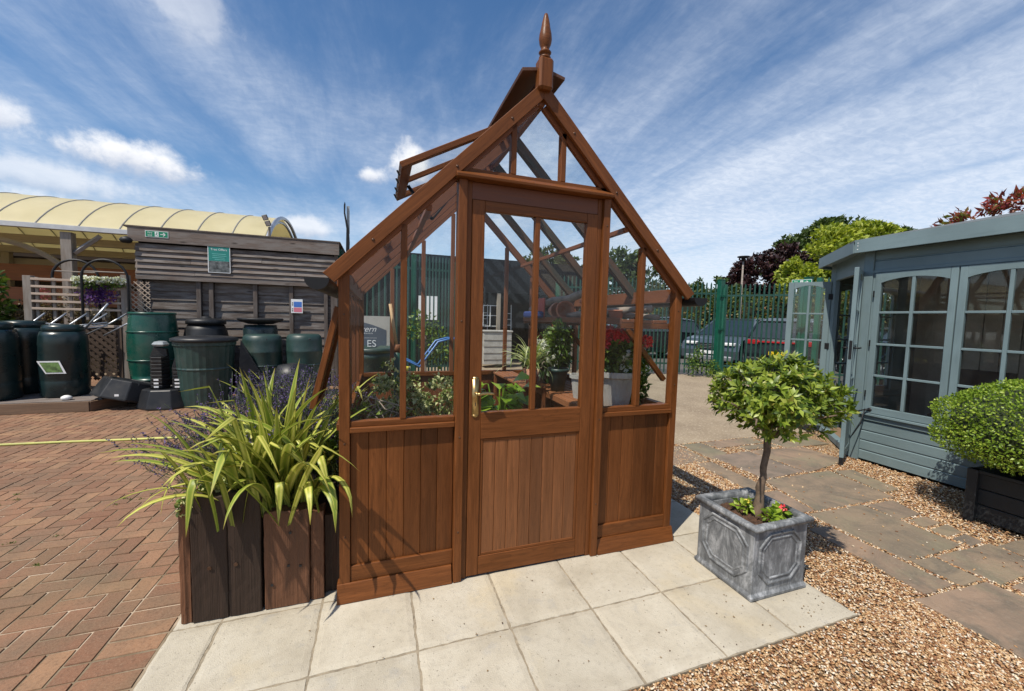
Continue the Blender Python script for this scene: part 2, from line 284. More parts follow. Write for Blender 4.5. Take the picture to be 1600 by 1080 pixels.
ASPH = plain('asphalt', (0.10, 0.095, 0.09, 1), 0.85, var=0.2, scale=2, bump=0.4)
EARTH = plain('earth_ground', (0.16, 0.12, 0.08, 1), 0.95, var=0.3, scale=1)

LF_PHOR = None
def phor_mat():
    m = Mat('phormium_leaf'); uv = m.tc.outputs['UV']; sp = m.N('ShaderNodeSeparateXYZ'); m.L(uv, sp.inputs[0])
    a = m.math('ABSOLUTE', m.math('SUBTRACT', sp.outputs[0], 0.5))
    st = m.ramp(a, (0.0, (0.36, 0.41, 0.06, 1)), (0.10, (0.50, 0.50, 0.08, 1)), (0.24, (0.74, 0.70, 0.20, 1)), (0.36, (0.54, 0.54, 0.09, 1)), (0.46, (0.13, 0.19, 0.025, 1)))
    gr = m.ramp(a, (0.0, (0.20, 0.28, 0.035, 1)), (0.2, (0.26, 0.33, 0.04, 1)), (0.36, (0.52, 0.52, 0.11, 1)), (0.46, (0.09, 0.14, 0.02, 1)))
    col = m.mix(m.rng(m.geo.outputs['Random Per Island'], 0.35, 0.65, 0, 1), st, gr)
    col = m.mix(m.rng(sp.outputs[1], 0.9, 1.0, 0, 0.7), col, (0.30, 0.17, 0.04, 1)); col = m.mix(m.rng(sp.outputs[1], 0.0, 0.35, 0.55, 0), col, (0.12, 0.18, 0.03, 1))
    n = m.noise(m.coords((30, 30, 30)), 1, 3); col = m.mix(m.rng(n, .6, .75, 0, .5), col, (.25, .17, .05, 1)); m.color(col); m.rough(0.42, 0.4); t = m.N('ShaderNodeBsdfTranslucent'); m.L(col, t.inputs[0])
    ms = m.N('ShaderNodeMixShader'); ms.inputs[0].default_value = 0.3; m.L(m.b.outputs[0], ms.inputs[1]); m.L(t.outputs[0], ms.inputs[2]); m.L(ms.outputs[0], m.out.inputs[0]); return m.m
PHOR = phor_mat()
g = lambda *a: [(p, (r, q, b, 1)) for p, r, q, b in a]
L_BAY = leaf('bay_leaf', g((0, .045, .085, .012), (.35, .12, .18, .02), (.7, .23, .29, .035), (.93, .32, .39, .06), (1, .34, .30, .07)), 0.28, 0.38, 0.4)
L_BOX = leaf('box_leaf', g((0, .09, .15, .012), (.4, .17, .27, .025), (.8, .27, .37, .04), (1, .40, .48, .07)), 0.3, 0.4, 0.4)
L_TREE = leaf('tree_leaf', g((0, .025, .05, .012), (.5, .055, .09, .02), (1, .10, .13, .035)), 0.25, 0.55)
L_LIME = leaf('lime_leaf', g((0, .13, .18, .02), (.5, .26, .31, .03), (1, .42, .44, .07)), 0.3, 0.5)
L_COP = leaf('copper_leaf', g((0, .014, .006, .009), (.5, .035, .014, .016), (1, .075, .03, .028)), 0.12, 0.5)
L_RED = leaf('red_leaf', g((0, .10, .018, .02), (.35, .22, .035, .035), (.7, .36, .08, .06), (.85, .12, .14, .03), (1, .20, .22, .05)), 0.3, 0.4)
L_HEDGE = leaf('hedge_leaf', g((0, .03, .06, .012), (.5, .08, .11, .02), (.85, .17, .15, .04), (1, .26, .12, .07)), 0.2, 0.5)
L_VAR = leaf('variegated_leaf', g((0, .05, .10, .018), (.35, .12, .18, .03), (.5, .50, .50, .22), (1, .60, .58, .32)), 0.2, 0.45)
L_MID = leaf('garden_leaf', g((0, .03, .07, .012), (.5, .08, .14, .02), (1, .19, .26, .04)), 0.25, 0.45)
L_MON = leaf('glossy_leaf', g((0, .10, .20, .02), (.5, .20, .34, .03), (1, .34, .46, .05)), 0.3, 0.25, 0.6)
L_SPI = leaf('striped_leaf', g((0, .20, .28, .07), (.5, .42, .46, .20), (1, .60, .60, .36)), 0.25, 0.4)
L_GREY = leaf('lavender_leaf', g((0, .05, .085, .035), (.5, .11, .15, .07), (1, .20, .23, .12)), 0.2, 0.6)
L_PURP = leaf('lavender_flower', g((0, .035, .022, .07), (.5, .085, .055, .17), (1, .17, .12, .28)), 0.15, 0.7)
L_REDF = leaf('red_petal', g((0, .55, .015, .03), (.5, .82, .05, .07), (1, .90, .20, .20)), 0.2, 0.5)
L_WHF = leaf('white_petal', g((0, .55, .56, .52), (1, .85, .85, .80)), 0.2, 0.6)
L_VIO = leaf('violet_petal', g((0, .05, .015, .12), (1, .14, .05, .26)), 0.2, 0.6)
L_YEL = leaf('primrose_petal', g((0, .70, .55, .05), (1, .85, .75, .15)), 0.2, 0.6)
L_DUSK = leaf('dusky_leaf', g((0, .06, .045, .03), (.5, .13, .10, .06), (1, .22, .17, .10)), 0.2, 0.6)

# ------------------------------------------------------------------ helpers
def tag(o, label=None, cat=None, group=None, kind=None):
    if label: o['label'] = label
    if cat: o['category'] = cat
    if group: o['group'] = group
    if kind: o['kind'] = kind
    return o
def thing(name, label, cat, loc=(0, 0, 0), group=None, rotz=0):
    o = bpy.data.objects.new(name, None); COL.objects.link(o); o.location = loc; o.rotation_euler = (0, 0, rotz); o.empty_display_size = 0.1
    return tag(o, label, cat, group)
def gloc(p):
    v = Vector((0, 0, 0))
    while p is not None: v += p.location; p = p.parent
    return v
def mkmesh(name, V, F, mat, smooth=False, uv=None):
    me = bpy.data.meshes.new(name); V = np.asarray(V, dtype=np.float32)
    if isinstance(F, np.ndarray):
        nf, k = F.shape; me.vertices.add(len(V)); me.vertices.foreach_set('co', V.ravel()); me.loops.add(nf*k); me.loops.foreach_set('vertex_index', F.astype(np.int32).ravel())
        me.polygons.add(nf); me.polygons.foreach_set('loop_start', np.arange(0, nf*k, k, dtype=np.int32)); me.polygons.foreach_set('loop_total', np.full(nf, k, dtype=np.int32)); me.update(calc_edges=True)
    else: me.from_pydata([tuple(v) for v in V], [], F)
    if uv is not None:
        l = me.uv_layers.new(name='UVMap'); l.data.foreach_set('uv', np.asarray(uv, dtype=np.float32).ravel())
    if smooth: me.polygons.foreach_set('use_smooth', [True]*len(me.polygons))
    me.materials.append(mat); me.update(); return me
def link(name, me, parent=None, matrix=None, bevel=0, seg=1):
    o = bpy.data.objects.new(name, me); COL.objects.link(o); M = matrix.copy() if matrix else Matrix()
    if parent is not None:
        o.parent = parent
        if (parent.matrix_basis.to_3x3()-Matrix.Identity(3)).median_scale < 1e-5 if False else all(abs(parent.matrix_basis[i][j]-(i == j)) < 1e-5 for i in range(3) for j in range(3)): M = Matrix.Translation(-gloc(parent)) @ M
    o.matrix_basis = M
    if bevel: b = o.modifiers.new('bevel', 'BEVEL'); b.width = bevel; b.segments = seg; b.limit_method = 'ANGLE'; b.angle_limit = math.radians(40)
    return o
class MB:
    def __init__(s): s.V = []; s.F = []
    def add(s, V, F):
        n = len(s.V); s.V += [tuple(v) for v in V]; s.F += [tuple(i+n for i in f) for f in F]; return s
    def box(s, x0, x1, y0, y1, z0, z1, M=None):
        V = [Vector((x, y, z)) for z in (z0, z1) for y in (y0, y1) for x in (x0, x1)]
        if M is not None: V = [M @ v for v in V]
        return s.add(V, [(0, 2, 3, 1), (4, 5, 7, 6), (0, 1, 5, 4), (2, 6, 7, 3), (0, 4, 6, 2), (1, 3, 7, 5)])
    def beam(s, p0, p1, wd, ht, up=(0, 0, 1)):
        p0 = Vector(p0); p1 = Vector(p1); L = (p1-p0).length; return s.box(0, L, -wd/2, wd/2, -ht/2, ht/2, frame(p0, p1, up))
    def prism(s, poly, d0, d1, M=None):   # polygon in local XY, extruded along local Z
        n = len(poly); V = [Vector((x, y, d)) for d in (d0, d1) for x, y in poly]
        if M is not None: V = [M @ v for v in V]
        return s.add(V, [tuple(range(n))[::-1], tuple(range(n, 2*n))]+[(i, (i+1) % n, n+(i+1) % n, n+i) for i in range(n)])
    def tube(s, pts, r, n=8, cap=True):
        pts = [Vector(p) for p in pts]; k = len(pts); rs = r if isinstance(r, (list, tuple)) else [r]*k; V = []; ref = None
        for i, p in enumerate(pts):
            d = (pts[min(i+1, k-1)]-pts[max(i-1, 0)]).normalized()
            if ref is None: ref = Vector((0, 0, 1)) if abs(d.z) < 0.9 else Vector((1, 0, 0))
            a = d.cross(ref).normalized(); b = a.cross(d).normalized(); ref = b
            V += [p+(a*math.cos(t)+b*math.sin(t))*rs[i] for t in (2*PI*j/n for j in range(n))]
        F = [(i*n+j, i*n+(j+1) % n, (i+1)*n+(j+1) % n, (i+1)*n+j) for i in range(k-1) for j in range(n)]
        if cap: F += [tuple(range(n))[::-1], tuple((k-1)*n+j for j in range(n))]
        return s.add(V, F)
    def lathe(s, prof, c=(0, 0, 0), n=32, sx=1, sy=1, rib=0, ribn=0):
        V = []; k = len(prof)
        for r, z in prof:
            for j in range(n):
                t = 2*PI*j/n; q = r*(1+(rib*(1 if (j % 2) else -1) if ribn else 0)); V.append((c[0]+q*math.cos(t)*sx, c[1]+q*math.sin(t)*sy, c[2]+z))
        F = [(i*n+j, i*n+(j+1) % n, (i+1)*n+(j+1) % n, (i+1)*n+j) for i in range(k-1) for j in range(n)]
        F += [tuple(range(n))[::-1], tuple((k-1)*n+j for j in range(n))]; return s.add(V, F)
    def build(s, name, mat, parent=None, smooth=False, bevel=0, matrix=None, seg=1):
        return link(name, mkmesh(name, s.V, s.F, mat, smooth), parent, matrix, bevel, seg)
def frame(p0, p1, up=(0, 0, 1)):
    p0 = Vector(p0); p1 = Vector(p1); x = (p1-p0).normalized(); u = Vector(up)
    if abs(x.dot(u)) > 0.98: u = Vector((0, 1, 0))
    y = u.cross(x).normalized(); z = x.cross(y)
    return Matrix(((x.x, y.x, z.x, p0.x), (x.y, y.y, z.y, p0.y), (x.z, y.z, z.z, p0.z), (0, 0, 0, 1)))
def beam(name, p0, p1, wd, ht, mat, parent=None, up=(0, 0, 1), bevel=0.0025):
    """a timber from p0 to p1: its length is local X, so the grain runs along it"""
    L = (Vector(p1)-Vector(p0)).length
    return MB().box(0, L, -wd/2, wd/2, -ht/2, ht/2).build(name, mat, parent, matrix=frame(p0, p1, up), bevel=bevel)
def flat_smooth(o, ang=35):
    pass
def text(name, body, size, mat, M, parent=None, ext=0.001, align='CENTER', sx=1.0, shear=0):
    c = bpy.data.curves.new(name, 'FONT'); c.body = body; c.size = size; c.extrude = ext; c.align_x = align; c.align_y = 'CENTER'; c.shear = shear
    tmp = bpy.data.objects.new('tmp', c); COL.objects.link(tmp); bpy.context.view_layer.update()
    me = bpy.data.meshes.new_from_object(tmp.evaluated_get(bpy.context.evaluated_depsgraph_get())); bpy.data.objects.remove(tmp); me.materials.clear(); me.materials.append(mat)
    if sx != 1:
        for v in me.vertices: v.co.x *= sx
    return link(name, me, parent, M)
def facing(p, normal, up=(0, 0, 1)):
    """matrix whose local XY plane faces along normal"""
    z = Vector(normal).normalized(); x = Vector(up).cross(z).normalized(); y = z.cross(x)
    return Matrix(((x.x, y.x, z.x, p[0]), (x.y, y.y, z.y, p[1]), (x.z, y.z, z.z, p[2]), (0, 0, 0, 1)))
def copy_tree(o, parent=None):
    c = o.copy(); COL.objects.link(c); c.parent = parent
    for ch in [k for k in bpy.data.objects if k.parent == o]: copy_tree(ch, c)
    return c
# leaf clouds ----------------------------------------------------------------
def leaves_mesh(P, D, Nn, Ls, Ws, fold=0.25, curl=0.15):
    """leaf = 2x2 quads folded at the midrib; P base, D direction, Nn up-normal; all arrays"""
    D = D/np.linalg.norm(D, axis=1, keepdims=True); S = np.cross(D, Nn); S /= np.linalg.norm(S, axis=1, keepdims=True)+1e-9; U = np.cross(S, D)
    L_ = Ls[:, None]; W_ = Ws[:, None]; n = len(P)
    v0 = P; v1 = P+D*L_*0.45-U*W_*0.0+U*L_*curl*0.4; v2 = P+D*L_-U*L_*curl*0.6
    a = P+D*L_*0.48+S*W_*0.5+U*W_*fold+U*L_*curl*0.3; b = P+D*L_*0.48-S*W_*0.5+U*W_*fold+U*L_*curl*0.3
    V = np.stack([v0, a, v2, b, v1], 1).reshape(-1, 3); i = np.arange(n)[:, None]*5
    F = np.concatenate([i+np.array([[0, 1, 4]]), i+np.array([[1, 2, 4]]), i+np.array([[2, 3, 4]]), i+np.array([[3, 0, 4]])], 0); return V, F
def rdir(n):
    v = rng.normal(size=(n, 3)); return v/np.linalg.norm(v, axis=1, keepdims=True)
def crown(name, blobs, n, Lf, Wf, mat, parent=None, shell=0.75, up=0.5, clump=0, matrix=None, out=0.8, fill=0.0):
    """blobs: (cx,cy,cz,rx,ry,rz); leaves near the surface of each blob, with clumps"""
    B = np.array(blobs, dtype=float); vol = (B[:, 3]*B[:, 4]*B[:, 5])**(2/3); cnt = rng.multinomial(n, vol/vol.sum()); P = []; D = []
    for b, c in zip(B, cnt):
        d = rdir(c)
        if clump:
            cc = rdir(max(4, clump)); idx = rng.integers(0, len(cc), c); d = cc[idx]+rdir(c)*0.28; d /= np.linalg.norm(d, axis=1, keepdims=True)
            rr = (1-(1-shell)*rng.random(c)**1.5)*(0.86+0.26*rng.random(len(cc)))[idx]
        else: rr = 1-(1-shell)*rng.random(c)**1.3
        rr = np.where(rng.random(c) < fill, rng.random(c)**0.5, rr)
        P.append(b[:3]+d*rr[:, None]*b[3:6]); D.append(d)
    P = np.concatenate(P); D = np.concatenate(D); dd = D*out+rdir(len(P))*0.7+np.array([0, 0, 0.15]); nn = rdir(len(P))*0.6+np.array([0, 0, up])+D*0.5
    k = len(P); V, F = leaves_mesh(P, dd, nn, Lf*(0.6+0.8*rng.random(k)), Wf*(0.6+0.8*rng.random(k)))
    return link(name, mkmesh(name, V, F, mat), parent, matrix)
def blades(name, specs, mat, parent=None, seg=10, twist=0.3):
    """strap leaves; spec = base, azimuth, lean, length, width, droop"""
    V = []; F = []; UV = []
    for (bx, by, bz), az, lean, Ln, Wd, droop in specs:
        p = Vector((bx, by, bz)); th = lean; h = Vector((math.cos(az), math.sin(az), 0)); side = Vector((-math.sin(az), math.cos(az), 0)); n0 = len(V); tw = random.uniform(-twist, twist)
        kink = random.random() < 0.25; kp = random.uniform(0.5, 0.8)
        for i in range(seg+1):
            t = i/seg; wd = Wd*min(1, 0.55+1.6*t)*(1 if t < 0.55 else max(0.02, 1-((t-0.55)/0.45)**1.5)); d = h*math.sin(th)+Vector((0, 0, 1))*math.cos(th); s2 = (Matrix.Rotation(tw*t, 3, d) @ side); nn = s2.cross(d)
            V += [p-s2*wd/2+nn*wd*0.16, p, p+s2*wd/2+nn*wd*0.16]
            if i < seg: p = p+d*Ln/seg; th += droop*(1.0/seg)*(0.3+1.6*t)+(1.3 if kink and abs(t-kp) < 0.5/seg else 0)
            if th > PI*0.97: th = PI*0.97
        for i in range(seg):
            for j in range(2):
                a = n0+i*3+j; F.append((a, a+1, a+4, a+3)); u0, u1 = j*0.5, j*0.5+0.5; t0, t1 = i/seg, (i+1)/seg; UV += [(u0, t0), (u1, t0), (u1, t1), (u0, t1)]
    return link(name, mkmesh(name, np.array([tuple(v) for v in V]), np.array(F), mat, True, UV), parent)
def spikes(name, bases, mat, parent=None, r0=0.004):
    mb = MB()
    for p0, p1, r in bases: mb.tube([p0, (Vector(p0)+Vector(p1))/2, p1], [r*0.7, r, r*0.5], 5)
    return mb.build(name, mat, parent)
def trunk_mesh(name, pts, rs, mat, parent, branches=(), n=10, jit=0.0):
    mb = MB(); P = [Vector(p) for p in pts]; R = list(rs)
    if jit:
        Q = []; RR = []
        for i in range(len(P)-1):
            for k in range(4):
                t = k/4; Q.append(P[i].lerp(P[i+1], t)+Vector((random.uniform(-jit, jit), random.uniform(-jit, jit), 0))); RR.append((R[i]*(1-t)+R[i+1]*t)*random.uniform(0.88, 1.14))
        Q.append(P[-1]); RR.append(R[-1]); P, R = Q, RR
    mb.tube(P, R, n)
    for bp, br in branches: mb.tube(bp, br, 6)
    return mb.build(name, mat, parent, True)

def structure(o): return tag(o, kind='structure')

# ================================================================== GROUND
structure(MB().add([(-90, -60, -0.035), (120, -60, -0.035), (120, 160, -0.035), (-90, 160, -0.035)], [(0, 1, 2, 3)]).build('ground', EARTH))
structure(MB().add([(-9, -5, -0.0048), (-0.2, -5, -0.0048), (-0.2, 2.4, -0.0048), (0.4, 2.4, -0.0048), (0.4, 9.2, -0.0048), (-9, 9.2, -0.0048)], [(0, 1, 2, 3, 4, 5)]).build('brick_bedding', JOINT))
def brick_paving():
    mb = MB(); w_, l_ = 0.1, 0.2; gp = 0.0022
    def br(x0, y0, dx, dy):
        z = random.uniform(-0.0015, 0.0015); x1, y1 = x0+dx-gp, y0+dy-gp; x0 += gp; y0 += gp; c = 0.004
        tx, ty = random.uniform(-.0015, .0015), random.uniform(-.0015, .0015)
        V = [(x0, y0, -0.02), (x1, y0, -0.02), (x1, y1, -0.02), (x0, y1, -0.02), (x0+c, y0+c, z), (x1-c, y0+c, z+tx), (x1-c, y1-c, z+tx+ty), (x0+c, y1-c, z+ty)]
        mb.add(V, [(4, 5, 6, 7), (0, 1, 5, 4), (1, 2, 6, 5), (2, 3, 7, 6), (3, 0, 4, 7)])
    # herringbone: rows step diagonally
    for i in range(-90, 90):
        for j in range(-60, 60):
            x = i*w_; y = -5+0.0
            # unit cell of 90-degree herringbone: horizontal brick then vertical brick
            bx = (i*1)*w_+j*2*w_; by = (i*1)*w_-j*2*w_
            for (px, py, dx, dy) in ((bx, by, l_, w_), (bx, by+w_, w_, l_)):
                px += -0.44-3*l_; py += 0.1
                if px+dx <= -0.4399 and px > -8.4 and -4.4 < py < 9.0 and px*0.9 < 3 and not (px < -3 and py < -1.0):
                    br(px, py, dx, dy)
                elif px > -0.4401 and px+dx <= 0.25 and 2.4 < py < 9.0: br(px, py, dx, dy)
                elif px < -0.44 < px+dx and -4.4 < py < 2.4:
                    if py+dy > -4.4: br(px, py, -0.44-px, dy)
    y = -4.4
    while y < 2.5: br(-0.44, y, 0.232, 0.1); y += 0.1
    return mb.build('brick_paving', BRICK)
structure(brick_paving())
# concrete slabs
def patio():
    mb = MB()
    xs = [-0.205]+[0.45*i for i in range(0, 8)]; ys = [-0.90+0.45*j for j in range(0, 8)]
    for i in range(len(xs)-1):
        for j in range(-1, len(ys)-1):
            x0, x1 = xs[i]+0.0055, xs[i+1]-0.0055
            if j == -1:
                if i > 2: continue
                y0, y1 = -1.346, -0.904
            else: y0, y1 = ys[j]+0.0055, ys[j+1]-0.0055
            k = 0.0045; z = 0.0+random.uniform(-0.0012, 0.0012); n = 17; V = []
            for a in range(n):
                for b in range(n):
                    u, v = a/(n-1), b/(n-1); e = min(a, b, n-1-a, n-1-b) == 0
                    V.append((x0+(x1-x0)*u+(random.uniform(-.0032, .0032) if e else 0), y0+(y1-y0)*v+(random.uniform(-.0032, .0032) if e else 0), z-(0.004 if e else 0)))
            F = [(a*n+b, (a+1)*n+b, (a+1)*n+b+1, a*n+b+1) for a in range(n-1) for b in range(n-1)]
            ring = [a*n for a in range(n)]+[(n-1)*n+b for b in range(1, n)]+[a*n+n-1 for a in range(n-2, -1, -1)]+[b for b in range(n-2, 0, -1)]
            m0 = len(V); V += [(V[r][0], V[r][1], -0.03) for r in ring]
            F += [(ring[q], m0+q, m0+(q+1) % len(ring), ring[(q+1) % len(ring)]) for q in range(len(ring))]
            mb.add(V, F)
    return mb.build('patio', SLAB)
structure(patio())
structure(MB().box(-0.2, 3.146, -0.9, 2.2, -0.028, -0.0055).build('slab_bedding', plain('slab_joint', (0.27, 0.225, 0.16, 1), 0.95, var=0.35, scale=30, bump=0.5)))
# gravel
structure(MB().add([(-0.19, -6, -0.018), (9, -6, -0.018), (9, 1.75, -0.018), (3.15, 1.75, -0.018), (3.15, -0.9, -0.018), (-0.19, -0.9, -0.018)], [(0, 1, 2, 3, 4, 5)]).build('gravel', GRAVEL))
flags = [[(3.608, -.927), (4.218, -.96), (4.28, -1.36), (3.596, -1.38)], [(4.286, -.70), (4.878, -.722), (4.861, -.98), (4.288, -.99)], [(4.051, -.684), (4.256, -.703), (4.238, -.93), (4.03, -.923)],
 [(3.80, -.213), (3.986, -.211), (3.985, -.90), (3.717, -.895)], [(4.05, -.045), (4.674, -.05), (4.655, -.665), (4.04, -.665)], [(4.708, -.069), (5.05, -.071), (4.96, -.30), (4.69, -.30)], [(4.73, -.339), (4.95, -.341), (4.928, -.437), (4.721, -.438)],
 [(4.72, -.477), (4.95, -.467), (4.908, -.569), (4.711, -.575)], [(4.71, -.604), (4.891, -.593), (4.875, -.69), (4.715, -.695)], [(4.34, .572), (5.24, .572), (5.145, -.016), (4.188, -.009)], [(5.30, .553), (5.53, .519), (5.411, .07), (5.19, .074)],
 [(3.98, .36), (4.22, .36), (4.15, 0.0), (3.96, .005)], [(4.0, 1.11), (4.21, 1.11), (4.19, .41), (3.97, .42)], [(3.747, 1.16), (4.23, 1.16), (4.25, 1.66), (3.9, 1.62)], [(4.674, 1.70), (5.505, 1.72), (5.463, 1.514), (4.706, 1.474)],
 [(4.33, 1.70), (4.63, 1.70), (4.637, 1.307), (4.30, 1.18)], [(4.367, 1.253), (4.95, 1.28), (4.95, .644), (4.38, .612)], [(5.0, 1.287), (5.784, 1.228), (5.80, .75), (5.0, .62)], [(5.56, 1.68), (6.294, 1.69), (6.30, 1.26), (5.60, 1.27)],
 [(4.90, -.76), (5.20, -.76), (5.18, -1.3), (4.90, -1.3)], [(4.32, -1.03), (4.86, -1.02), (4.86, -1.6), (4.32, -1.6)], [(3.3, 1.25), (3.70, 1.25), (3.72, 1.68), (3.3, 1.68)], [(5.0, 1.46), (5.5, 1.46), (5.5, 1.34), (5.0, 1.33)]]
flags = [[((sum(p[0] for p in q)/4)+(x-sum(p[0] for p in q)/4)*1.03, (sum(p[1] for p in q)/4)+(y-sum(p[1] for p in q)/4)*1.03) for x, y in q] for q in flags]
mb = MB()
for q in flags:
    z = 0.0+random.uniform(-0.002, 0.003); ring = []
    for i in range(4):
        a, b = q[i], q[(i+1) % 4]; m = max(3, int(math.hypot(b[0]-a[0], b[1]-a[1])/0.05))
        ring += [(a[0]+(b[0]-a[0])*t/m+random.uniform(-.004, .004), a[1]+(b[1]-a[1])*t/m+random.uniform(-.004, .004)) for t in range(m)]
    cx = sum(p[0] for p in q)/4; cy = sum(p[1] for p in q)/4; n = len(ring)
    V = [(x, y, -0.03) for x, y in ring]+[(x, y, z-0.005) for x, y in ring]+[(cx+(x-cx)*0.985, cy+(y-cy)*0.985, z) for x, y in ring]
    mb.add(V, [(i, n+i, n+(i+1) % n, (i+1) % n)[::-1] for i in range(n)]+[(n+i, 2*n+i, 2*n+(i+1) % n, n+(i+1) % n)[::-1] for i in range(n)]+[tuple(2*n+i for i in range(n))[::-1]])
structure(mb.build('path', FLAG))
# loose pebbles (stuff)
def inside(x, y, q):
    r = np.ones(len(x), bool); 
    for i in range(4):
        a, b = q[i], q[(i+1) % 4]; r &= ((b[0]-a[0])*(y-a[1])-(b[1]-a[1])*(x-a[0])) < 0
    return r
def pebbles():
    def field(n, x0, x1, y0, y1):
        return rng.uniform(x0, x1, n), rng.uniform(y0, y1, n)
    X = []; Y = []; S = []
    for n, a, s in ((24000, (0.9, 3.6, -1.75, -0.90), .0062), (38000, (3.13, 4.9, -1.9, 0.3), .0064), (16000, (3.15, 4.2, 0.2, 1.75), .0085), (30000, (4.2, 6.0, -1.7, 1.75), .0078)):
        x, y = field(n, *a); X.append(x); Y.append(y); S.append(np.full(n, s))
    X = np.concatenate(X); Y = np.concatenate(Y); S = np.concatenate(S)
    keep = ~((X < 3.152) & (Y > -0.905)) & ~((X > 2.66) & (X < 3.1) & (Y > -.68) & (Y < -.25)) & ~((X > 4.0) & (Y > 1.74))
    for q in flags:
        ins = inside(X, Y, q); keep &= ~(ins & (rng.random(len(X)) > 0.004))
    X, Y, S = X[keep], Y[keep], S[keep]; n = len(X)
    ph = (1+5**.5)/2; ico = np.array([(-1, ph, 0), (1, ph, 0), (-1, -ph, 0), (1, -ph, 0), (0, -1, ph), (0, 1, ph), (0, -1, -ph), (0, 1, -ph), (ph, 0, -1), (ph, 0, 1), (-ph, 0, -1), (-ph, 0, 1)])/1.9
    fc = np.array([(0, 11, 5), (0, 5, 1), (0, 1, 7), (0, 7, 10), (0, 10, 11), (1, 5, 9), (5, 11, 4), (11, 10, 2), (10, 7, 6), (7, 1, 8), (3, 9, 4), (3, 4, 2), (3, 2, 6), (3, 6, 8), (3, 8, 9), (4, 9, 5), (2, 4, 11), (6, 2, 10), (8, 6, 7), (9, 8, 1)])
    sx = S*(0.8+0.9*rng.random(n)); sy = S*(0.6+0.4*rng.random(n)); sz = S*(0.35+0.35*rng.random(n)); a = rng.random(n)*2*PI; tl = rng.normal(0, .3, n)
    lx = ico[None, :, 0]*sx[:, None]; ly = ico[None, :, 1]*sy[:, None]; lz = ico[None, :, 2]*sz[:, None]+lx*tl[:, None]
    wx = lx*np.cos(a)[:, None]-ly*np.sin(a)[:, None]+X[:, None]; wy = lx*np.sin(a)[:, None]+ly*np.cos(a)[:, None]+Y[:, None]
    on = np.zeros(n, bool)
    for q in flags: on |= inside(X, Y, q)
    z0 = np.where(on, 0.004, -0.014+rng.random(n)*0.014); wz = lz+z0[:, None]
    V = np.stack([wx, wy, wz], 2).reshape(-1, 3); F = (np.arange(n)[:, None, None]*12+fc[None]).reshape(-1, 3)
    return link('pebbles', mkmesh('pebbles', V, F, PEBBLE, True))
tag(pebbles(), 'loose golden pea gravel filling round the stone flags', 'gravel', kind='stuff')
structure(MB().add([(0.42, 2.25, -0.010), (3.2, 2.25, -0.010), (3.2, 1.75, -0.010), (16, 1.75, -0.010), (16, 16, -0.010), (0.42, 16, -0.010)], [(0, 1, 2, 3, 4, 5)]).build('yard', YARD))
structure(MB().add([(9.4, 7.25, -0.006), (10.1, 6.8, -0.006), (11.4, 5.1, -0.006), (60, -20, -0.006), (90, 60, -0.006), (7, 60, -0.006), (7, 8.1, -0.006)], [(0, 1, 2, 3, 4, 5, 6)]).build('car_park', ASPH))
# fallen leaves and grit on the slabs
P = np.stack([np.concatenate([rng.normal(3.0, .28, 70), rng.uniform(0.4, 3.1, 45)]), np.concatenate([rng.normal(-.72, .12, 70), rng.uniform(-.88, -.05, 45)]), np.full(115, 0.003)], 1)
P = P[(P[:, 0] < 3.14) & (P[:, 1] > -0.89) & ~((P[:, 0] > 2.64) & (P[:, 0] < 3.1) & (P[:, 1] > -.67))]
k = len(P); V, F = leaves_mesh(P, rdir(k)*[1, 1, 0.05], rdir(k)*.2+[0, 0, 1], rng.uniform(.006, .014, k), rng.uniform(.005, .009, k))
tag(link('fallen_leaves', mkmesh('fallen_leaves', V, F, leaf('dry_leaf', g((0, .05, .02, .01), (1, .30, .20, .10)), .1))), 'scattered dry leaf scraps on the pale slabs', 'debris', kind='stuff')
def weeds():
    B = []
    for _ in range(34):
        x, y = random.choice([(-1.6, 1.3), (-1.35, .7), (-1.9, 1.9), (-1.2, 1.6), (-2.2, 1.1), (-.9, 1.7)]); B.append((x+random.gauss(0, .12), y+random.gauss(0, .12)))
    P = np.array([(x+random.gauss(0, .012), y+random.gauss(0, .006), 0.0) for x, y in B for _ in range(22)]); k = len(P)
    V, F = leaves_mesh(P, rdir(k)*.8+[0, 0, .5], rdir(k), rng.uniform(.006, .018, k), rng.uniform(.003, .006, k))
    return link('moss', mkmesh('moss', V, F, L_MID))
tag(weeds(), 'small green weeds in the brick joints', 'weeds', kind='stuff')
# yellow hose lying across the brick paving
hp = [(-9, 3.95, .012), (-6, 3.74, .012), (-4.4, 3.625, .012), (-3.166, 3.541, .012), (-2.6, 3.507, .012), (-2.2, 3.463, .012), (-1.486, 3.406, .012), (-.9, 3.3, .012), (-.4, 3.1, .012), (-.2, 2.9, .012)]
tag(MB().tube(hp, .014, 8).build('garden_hose', HOSE, smooth=True), 'thin yellow hose lying straight across the brick paving', 'hose')

